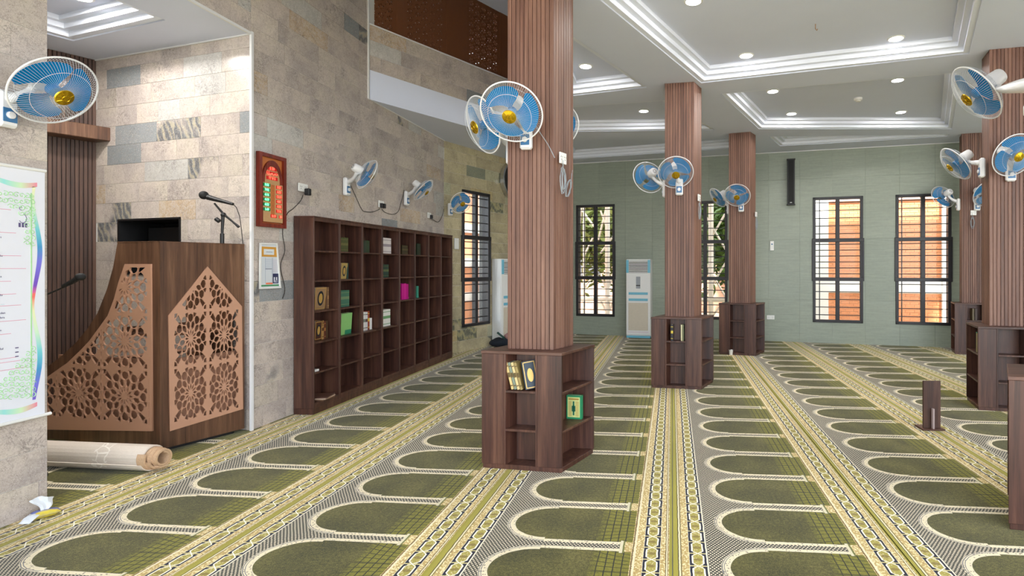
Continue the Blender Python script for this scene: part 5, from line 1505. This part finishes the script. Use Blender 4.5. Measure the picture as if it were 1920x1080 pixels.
# ---- dark bag with things on the floor by the side-on air conditioner
bp0 = G(936, 652); bg = thing('cloth_bag', 'dark cloth bag slumped on the carpet beside the side-on air conditioner', 'bag', bp0+Vector((0, .1, 0)), R(10))
mb = MB(); mb.sphere((0, 0, .085), (.21, .13, .085), 16, 9)
mb.v = [(x*(1+.18*noise.noise(Vector((x*9, y*9, z*9)))), y*(1+.2*noise.noise(Vector((x*7+4, y*9, z*9)))), max(.001, z*(1+.25*noise.noise(Vector((x*8, y*8+3, 2)))))) for x, y, z in mb.v]
obj('body', mb, plain('navy_cloth', L(22, 30, 42), .9, var=.3, scale=40), bg, smooth=True)
o = obj('booklet', MB().bbox((-.10, -.03, 0), (.10, .03, .012), .003), plain('dark_green_cover', L(16, 66, 56), .5), None, bp0+Vector((.02, .06, .21)), (R(20), R(40), R(10)))
tag(o, 'dark green booklet sticking out over the dark cloth bag', 'booklet')
mb = MB(); mb.sphere((0, 0, 0), (.07, .05, .06), 12, 8)
mb.v = [(x*(1+.4*noise.noise(Vector((x*25, y*25, z*25)))), y, z*(1+.5*noise.noise(Vector((x*22+4, y*22, z*22))))) for x, y, z in mb.v]
o = obj('scarf', mb, plain('patterned_scarf', L(170, 130, 128), .9, var=.6, scale=50), None, bp0+Vector((.14, .10, .20)), smooth=True)
tag(o, 'bunched pinkish patterned scarf on the dark cloth bag beside the column', 'scarf')

# ---- column loudspeaker on the far wall
s0, z1 = WF.hit(1476, 299, .1); s1, z0 = WF.hit(1490, 384, .1)
spk = thing('column_loudspeaker', 'slim black column loudspeaker high on the grey-green wall', 'loudspeaker', WF.at((s0+s1)/2, .1, z0))
Xs = rel(spk, WF); a, b = min(s0, s1), max(s0, s1)
obj('cabinet', MB(Xs).bbox((a, .045, z0), (b, .135, z1), .006), M['black'], spk)
obj('grille', MB(Xs).bbox((a+.02, .135, z0+.02), (b-.02, .142, z1-.02), .003), M['mesh_black'], spk)
obj('end_cap', MB(Xs).bbox((a-.01, .04, z1-.012), (b+.01, .145, z1+.006), .003), M['black'], spk)
obj('end_cap', MB(Xs).bbox((a-.01, .04, z0-.006), (b+.01, .145, z0+.012), .003), M['black'], spk)
obj('wall_bracket', MB(Xs).bbox(((a+b)/2-.03, .01, z1-.15), ((a+b)/2+.03, .046, z1-.05), .003).bbox(((a+b)/2-.03, .01, z0+.08), ((a+b)/2+.03, .046, z0+.18), .003), M['chrome'], spk)
obj('nameplate', MB(Xs).box(((a+b)/2-.02, .142, z0+.035), ((a+b)/2+.02, .1435, z0+.05)), M['white'], spk)
mb = MB(Xs); mb.tube([((a+b)/2, .03, z1), ((a+b)/2+.03, .012, z1+.1), ((a+b)/2+.08, .012, z1+.22)], .003, 5); obj('cable', mb, M['grey_cable'], spk)
# remote holder and sockets
def plate_on(W, u, v, w, h, name, label, cat, out=.011, d=.012, dots=2, mat='white'):
    s_, z_ = W.hit(u, v, out); r = thing(name, label, cat, W.at(s_, out, z_)); Xp = rel(r, W)
    obj('face_plate', MB(Xp).bbox((s_-w/2, out, z_-h/2), (s_+w/2, out+d, z_+h/2), .003), M[mat], r)
    mb = MB(Xp)
    for i in range(dots):
        c_ = s_+(i-(dots-1)/2)*w/max(1, dots)
        mb.box((c_-.012, out+d, z_+.004), (c_-.008, out+d+.001, z_+.014)); mb.box((c_+.008, out+d, z_+.004), (c_+.012, out+d+.001, z_+.014)); mb.box((c_-.002, out+d, z_-.018), (c_+.002, out+d+.001, z_-.006))
    if dots: obj('slots', mb, M['black'], r)
    return r, s_, z_
r, s_, z_ = plate_on(WF, 1447.5, 461, .075, .19, 'remote_control', 'white remote control in a holder on the far wall, right of the farthest middle column', 'remote', d=.03, dots=0)
Xp = rel(r, WF); obj('button', MB(Xp).lathe([(.014, 0), (.014, .004), (0, .005)], 12, Matrix.Translation(WF.at(s_, .041, z_+.03)-Vector((0, 0, 0))) @ Matrix.Rotation(WF.ang+math.pi, 4, 'Z') @ Matrix.Rotation(R(90), 4, 'X'), cap=False) if False else MB(Xp).bbox((s_-.014, .041, z_+.02), (s_+.014, .045, z_+.045), .003), M['blue'], r)
plate_on(WF, 1445, 595, .15, .085, 'wall_socket', 'white double socket low on the far wall beside the farthest middle column', 'socket')
plate_on(WL, 849.5, 458, .09, .15, 'wall_switch', 'white switch plate between the last bookcase and the narrow window', 'switch', dots=0) if False else None
rw, s_, z_ = plate_on(WR, 855.5, 457, .11, .19, 'wall_switch', 'pale switch plate on the stone wall between the last bookcase and the narrow window', 'switch', .013, dots=0)
# sockets and cords of the wall fans
def cord(name, label, pts, r=.004, mat='dark_cable', cat='cord'):
    C_ = []
    P_ = [Vector(p) for p in pts]
    for i in range(len(P_)-1):
        a = P_[max(0, i-1)]; b = P_[i]; c_ = P_[i+1]; d_ = P_[min(len(P_)-1, i+2)]
        for k in range(5):
            t_ = k/5; C_.append(.5*((2*b)+(-a+c_)*t_+(2*a-5*b+4*c_-d_)*t_*t_+(-a+3*b-3*c_+d_)*t_**3))
    C_.append(P_[-1]); o0 = C_[0].copy()
    o = obj(name, MB().tube([p-o0 for p in C_], r, 5), M[mat], None, o0); return tag(o, label, cat)
Lw = lambda u, v, o=.018: WL.at(WL.hit(u, v, o)[0], o, WL.hit(u, v, o)[1])
Rw = lambda u, v, o=.018: WR.at(WR.hit(u, v, o)[0], o, WR.hit(u, v, o)[1])
s1_, sa, za = plate_on(WL, 567, 352, .14, .085, 'wall_socket', 'white double socket with a black adapter, right of the prayer time board', 'socket', .013)
obj('power_adapter', MB(rel(s1_, WL)).bbox((sa-.055, .025, za-.075), (sa-.01, .075, za-.005), .005), M['black'], s1_)
cord('power_cord', 'thin dark cord from the black adapter down to the bookcase end', [Lw(568, 366, .05), Lw(564, 376), Lw(550, 391), Lw(539, 400), Lw(532, 420), Lw(530, 440), Lw(534, 470), Lw(526, 500), Lw(534, 540), Lw(530, 560)])
s2_, sa, za = plate_on(WL, 714, 383, .13, .09, 'wall_socket', 'white socket with two plugs between the first two fans over the bookcases', 'socket', .013)
obj('plug', MB(rel(s2_, WL)).bbox((sa-.05, .025, za-.05), (sa-.01, .06, za+.01), .004).bbox((sa+.01, .025, za-.05), (sa+.045, .06, za+.01), .004), M['black'], s2_)
cord('power_cord', 'dark cord hanging from the first fan over the bookcases to the socket', [Lw(655, 342, .03), Lw(664, 362), Lw(678, 392), Lw(686, 397), Lw(700, 397), Lw(712, 392, .04)])
cord('power_cord', 'dark cord hanging from the middle fan over the bookcases to the socket', [Lw(758, 356, .03), Lw(752, 380), Lw(747, 396), Lw(737, 402), Lw(722, 398), Lw(716, 392, .04)])
s3_, sa, za = plate_on(WL, 804, 404, .12, .09, 'wall_socket', 'white socket left of the last fan over the bookcases', 'socket', .013)
obj('plug', MB(rel(s3_, WL)).bbox((sa-.05, .025, za-.05), (sa-.01, .06, za+.01), .004), M['black'], s3_)
cord('power_cord', 'dark cord looping from the last fan over the bookcases to its socket', [Lw(832, 392, .03), Lw(829, 405), Lw(822, 416), Lw(812, 412), Lw(807, 408, .04)])
# sockets and bundled cords on the columns
def bundle(k, side, us, vs_, fu, fv, sc, lab1, lab2):
    P, N = colface(k, side)
    D = Vector((-N.y, N.x, 0)); W = Wall((P.x, P.y), (N.y, -N.x)); 
    r, s_, z_ = plate_on(W, us, vs_, .075*1.2, .085, 'wall_socket', lab1, 'socket', .018, dots=2)
    start = onplane(fu, fv, P+N*.02, N) if side == 'right' or True else None
    pts = [W.at(s_+.03, .045, z_-.02)]
    c_ = W.at(s_+.02, .04, z_-.17); h = .11; w = .026
    for i in range(46):
        a = i*.62; pts.append(c_+W.D*(w*math.sin(a)*(1+.15*math.sin(i*1.7)))+Vector((0, 0, h*math.cos(a)*(.8+.2*math.sin(i*.9))))+W.N*(.01*math.sin(i*.35)))
    o0 = pts[0].copy(); o = obj('cord_bundle', MB().tube([p-o0 for p in pts], .0032, 5), M['grey_cable'], None, o0)
    tag(o, lab2, 'cord')
    return W, s_, z_
W, s_, z_ = bundle('A', 'right', 1054, 297, 1010, 250, 1, 'white socket on the right face of the nearest column', 'bundled grey fan cord hanging from the socket of the nearest column')
P, N = colface('A', 'front'); P2_, N2 = colface('A', 'right')
cord('power_cord', 'straight grey cord running down from the front fan to the socket of the nearest column', [onplane(u, v, P+N*.03, N) for u, v in ((1000, 228), (1012, 248), (1028, 272))]+[onplane(1040, 296, P2_+N2*.03, N2)], .003, 'grey_cable')
c_ = W.at(s_-.07, .03, z_-.22); pts = []
for i in range(26):
    a = i*.7; pts.append(c_+W.D*(.03*math.sin(a)+.03*math.cos(a)*-.8)+Vector((0, 0, .07*math.cos(a)))+W.N*(.006*math.sin(i)))
pts += [c_+W.D*-.05+Vector((0, 0, .12)), c_+W.D*-.06+Vector((0, 0, .15))]
o0 = pts[0].copy(); tag(obj('cord_bundle', MB().tube([p-o0 for p in pts], .003, 5), M['grey_cable'], None, o0), 'smaller tied cord bundle near the right edge of the nearest column', 'cord')
bundle('B', 'right', 1310, 371, 1290, 350, 1, 'white socket on the right face of the second middle column', 'bundled grey cord under the socket of the second middle column')
bundle('C', 'right', 1417, 402, 1400, 390, 1, 'white socket on the right face of the farthest middle column', 'bundled grey cord under the socket of the farthest middle column')
bundle('E', 'front', 1825, 399, 1830, 390, 1, 'white double socket under the fan of the far right column', 'dark cord bundle under the socket of the far right column')
# ---- round silver rimmed clock on the rear stone wall
cs_, cz_ = WR.hit(961, 340, .03)
rc = thing('round_wall_clock', 'round silver-rimmed wall clock, mostly hidden behind the nearest column', 'clock', WR.at(cs_, .012, cz_))
Mr = frame_mat((0, 0, 0), -WR.D, (0, 0, 1))
obj('rim', MB().lathe([(.36, 0), (.385, .015), (.385, .09), (.355, .10), (.345, .085), (.345, .03)], 48, Mr, cap=False), M['chrome'], rc, smooth=True)
obj('face', MB().lathe([(.345, .0), (.345, .04), (0, .041)], 40, Mr, cap=False), plain('clock_face', L(34, 32, 34), .4), rc)
obj('hands', MB(lambda p: Mr @ Vector(p)).box((-.006, -.02, .044), (.006, .2, .048)).box((-.02, -.006, .05), (.15, .006, .054)), M['white'], rc)

# ---- ceiling lights
ZR = ZC+.150
lmp = MB().lathe([(0, -.006), (.068, -.006), (.070, -.003), (.070, 0)], 28, cap=False).mesh('diffuser', M['lamp'])
rng = MB().lathe([(.070, 0), (.070, -.008), (.084, -.006), (.088, 0)], 28, cap=False).mesh('trim_ring', M['white'])
def downlight(p, label, off=False):
    r = thing('downlight', label, 'ceiling light', p, 0, None)
    put('diffuser', lmp, r, (0, 0, -.001)); put('trim_ring', rng, r)
    ld = bpy.data.lights.new('lamp', 'AREA'); ld.shape = 'DISK'; ld.size = .13; ld.energy = LAMP_W; ld.color = (1, .97, .92)
    lo_ = bpy.data.objects.new('lamp', ld); COL.objects.link(lo_); lo_.location = (p[0], p[1], p[2]-.015); lo_.parent = None
    return r
DL = [(1098, 124, 'in the tray right beside the nearest column'), (1399, 104, 'in the big near ceiling tray, left one'), (1680, 72, 'in the big near ceiling tray, right one'),
      (1207, 208, 'just left of the second column top'), (1449, 171, 'at the near edge of the second tray, left'), (1683, 150, 'at the near edge of the second tray, right'),
      (1484, 213, 'in the second right tray at the back, left one'), (1689, 210, 'in the second right tray at the back, right one'), (1079, 283, 'in the last tray, right of the nearest column'), (1300, 2, 'at the top edge of the picture')]
for u, v, lb in DL: downlight(G(u, v, ZR), 'round white recessed ceiling light '+lb)
for x, y in ((2.3, 3.2), (6.4, 7.6), (1.0, .2), (4.5, 1.5), (-1.2, -1.6), (3.5, -1.6), (6.0, 4.5)):  # unseen downlights added as fill light for the hall
    z = ZC-.002 if (x, y) not in ((6.4, 7.6), (2.3, 3.2)) else ZR
    downlight(Vector((x, y, z)), 'round white ceiling light added outside the frame as fill', True)['group'] = 'added fill lights outside the frame'
pn = G(215, 20, ZS); 
downlight(Vector((-4.98, 4.08, ZS+.150)), 'round white fill light added unseen inside the niche tray')  # added out of view to brighten the niche
niche_fill = bpy.data.lights.new('lamp', 'AREA'); niche_fill.shape = 'DISK'; niche_fill.size = .14; niche_fill.energy = 5; niche_fill.color = (1, .97, .95)  # extra bare fill lamp for the niche, no fitting of its own
lo_ = bpy.data.objects.new('lamp', niche_fill); COL.objects.link(lo_); lo_.location = (-4.98, 4.08, ZS+.12)
for q_, e_ in (((-4.35, 3.35, ZS-.002), 18), ((-5.3, 3.6, ZS-.002), 14)):  # two more unseen lights added to lift the niche walls
    downlight(Vector(q_), 'round white fill light added unseen in the niche soffit, '+('near the pier' if e_ == 18 else 'behind the banner'))
    [o for o in COL.objects if o.type == 'LIGHT'][-1].data.energy = e_
# smoke detector and hook
pd_ = G(1609, 184, ZR)
o = obj('smoke_detector', MB().lathe([(0, -.05), (.03, -.05), (.04, -.035), (.055, -.03), (.058, 0)], 24, cap=False), M['white'], None, pd_, smooth=True); tag(o, 'white round smoke detector on the second right ceiling tray', 'smoke detector')
ph3 = G(1529, 45, ZR)
o = obj('ceiling_hook', MB().tube([(0, 0, 0), (0, 0, -.05), (.015, 0, -.065), (.02, 0, -.05)], .005, 6), M['bark'], None, ph3); tag(o, 'small rusty hook in the big near ceiling tray', 'hook')

# ================================================================== OUTSIDE
gr = struct(obj('ground', MB().box((-40, 12.2, -.3), (40, 60, -.25)).box((-40, -40, -.3), (-9, 12.2, -.25)).box((11, -40, -.3), (40, 12.2, -.25)).box((-9, -40, -.3), (11, -7, -.25)), M['ground']))
# brick building beyond the right windows
def outp(W, u, v, out): 
    s_, z_ = W.hit(u, v, -out); return s_, z_
od = 5.0
bl = thing('brick_building', 'orange brick building with white bands seen through the two right windows', 'building', WF.at(4, -od, 0))
Xb = rel(bl, WF)
xa, _ = outp(WF, 1553, 500, od); xb, _ = outp(WF, 1766, 500, od); _, zh = outp(WF, 1650, 523, od); _, zl = outp(WF, 1650, 549, od); _, zt_ = outp(WF, 1600, 377, od)
lo_s, hi_s = min(xa, xb), max(xa, xb)
obj('wall', MB(Xb).box((lo_s-4.5, -od-.4, -.25), (hi_s+1.4, -od-.06, 5.5)), M['mortar'], bl)
obj('pilaster', MB(Xb).box((hi_s, -od-.1, -.25), (hi_s+.42, -od+.06, 5.5)), M['whitewall'], bl)
obj('pilaster', MB(Xb).box((lo_s-.42, -od-.1, -.25), (lo_s, -od+.06, 5.5)), M['whitewall'], bl)
obj('band', MB(Xb).box((lo_s, -od-.1, zl), (hi_s, -od+.04, zh)), M['whitewall'], bl)
obj('band', MB(Xb).box((lo_s, -od-.1, zt_), (hi_s, -od+.04, zt_+.3)), plain('pink_render', L(232, 196, 184), .8), bl)
bk = MB(Xb); rg = random.Random(9)
for (s0_, s1_b, z0_, z1_) in ((lo_s, hi_s, -.2, zl), (lo_s, hi_s, zh, zt_), (hi_s+.42, hi_s+1.4, -.2, zt_), (lo_s-3.4, lo_s-.42, -.2, zt_)):
    z = z0_; i = 0
    while z+.065 < z1_:
        s = s0_-(.11 if i % 2 else 0)
        while s < s1_b:
            a, b = max(s+.005, s0_), min(s+.215, s1_b)
            if b-a > .02: bk.box((a, -od-.07, z+.005), (b, -od-.045+rg.random()*.006, z+.067))
            s += .22
        z += .073; i += 1
bo = obj('brickwork', bk, M['brick'], bl); bo['kind'] = 'stuff'
# white steel posts and braces with planting beyond the left windows
ws = thing('steel_lattice', 'pale steel posts with crossing braces seen through the left far windows', 'structure', WF.at(8, -1.6, 0))
Xw = rel(ws, WF); ow = 1.6
def wp(u, v): s_, z_ = outp(WF, u, v, ow); return (s_, -ow, z_)
def bar_(nm, a, b, w):
    A_, B_ = wp(*a), wp(*b); obj(nm, MB(Xw).tube([A_, B_], w, 8), M['whitesteel'], ws)
for u in (1139, 1095, 1333, 1000, 1250, 1440): bar_('post', (u, 250), (u, 700), .06 if u in (1139, 1333) else .03)
bar_('beam', (960, 560), (1460, 562), .06)
for a, b in (((1092, 395), (1118, 430)), ((1126, 475), (1152, 440)), ((1095, 480), (1112, 445)), ((1094, 540), (1118, 512)), ((1128, 520), (1139, 548)), ((1126, 395), (1139, 430)), ((1150, 510), (1139, 548)), ((1090, 390), (1086, 440)), ((1139, 380), (1122, 450)),
             ((1320, 470), (1360, 400)), ((1320, 400), (1362, 470)), ((1320, 560), (1362, 490)), ((1322, 490), (1362, 560)), ((1330, 600), (1362, 560)), ((1139, 590), (1122, 555)), ((1139, 590), (1155, 555))):
    bar_('brace', a, b, .024)
def tree(label, base, h, r, mat, seed, n=2600, trunk=True, cz=None):
    rg = random.Random(seed); tr = thing('tree', label, 'tree', base)
    if trunk:
        obj('trunk', MB().tube([(0, 0, -.25), (.05, .02, h*.4), (-.03, .04, h*.75)], [.10, .07, .03], 8), M['bark'], tr)
        for k in range(6):
            a = rg.random()*6.28; z0 = h*(.35+.3*rg.random())
            obj('branch', MB().tube([(0, .02, z0), (r*.4*math.cos(a), r*.4*math.sin(a), z0+.4), (r*.8*math.cos(a), r*.8*math.sin(a), z0+.8)], [.04, .025, .01], 6), M['bark'], tr)
    lf = MB(); vs = []; fs = []
    for i in range(n):
        u = rg.gauss(0, .42), rg.gauss(0, .42), rg.gauss(0, .42)
        c_ = Vector((u[0]*r, u[1]*r, (cz or h*.75)+u[2]*h*.42))
        d1 = Vector((rg.gauss(0, 1), rg.gauss(0, 1), rg.gauss(0, .6))).normalized(); d2 = d1.cross(Vector((rg.gauss(0, 1), rg.gauss(0, 1), rg.gauss(0, 1)))).normalized()
        l = .09+.09*rg.random(); k = len(vs); vs += [c_-d1*l, c_+d2*l*.35, c_+d1*l, c_-d2*l*.35]; fs.append((k, k+1, k+2, k+3))
    lf.add(vs, fs); obj('foliage', lf, mat, tr)
    return tr
tree('leafy green tree beyond the leftmost far window', WF.at(10.6, -4.4, 0), 3.4, 1.9, M['green_leaf2'], 2, 9000)
tree('olive tree seen beside the steel lattice through the leftmost far window', WF.at(8.4, -5.0, 0), 3.8, 1.9, M['green_leaf'], 3, 9000)
tree('green tree seen through the window behind the second column', WF.at(7.0, -3.6, 0), 3.2, .9, M['green_leaf'], 4, 6000)
# buildings behind the planting and beside the narrow window
b2 = thing('building', 'pinkish rendered building far behind the steel lattice', 'building', WF.at(8.5, -9, 0)); Xq = rel(b2, WF)
obj('wall', MB(Xq).box((3.5, -9.4, -.25), (20, -9, 6.0)), plain('pink_wall', L(222, 176, 150), .9, var=.1, scale=3), b2)
for i in range(7): obj('window', MB(Xq).bbox((5.2+1.9*i, -9.0, 1.0), (6.2+1.9*i, -8.94, 2.6), .01), plain('dark_pane', L(90, 90, 92), .3), b2)
b3 = thing('building', 'salmon and cream building beyond the narrow window by the bookcases', 'building', WR.at(1.5, -3.2, 0)); Xq = rel(b3, WR)
obj('wall', MB(Xq).box((-6, -3.6, -.25), (3.6, -3.2, 6.0)), plain('salmon_wall', L(226, 160, 120), .9, var=.05, scale=3), b3)
for z in (0.6, 1.5, 2.4): obj('band', MB(Xq).box((-6, -3.2, z), (3.6, -3.12, z+.22)), M['whitewall'], b3)
for s_ in (-4.5, -3, -1.5, 0, 1.2): obj('pilaster', MB(Xq).box((s_, -3.2, -.25), (s_+.25, -3.08, 6.0)), plain('grey_render', L(190, 186, 190), .8), b3)
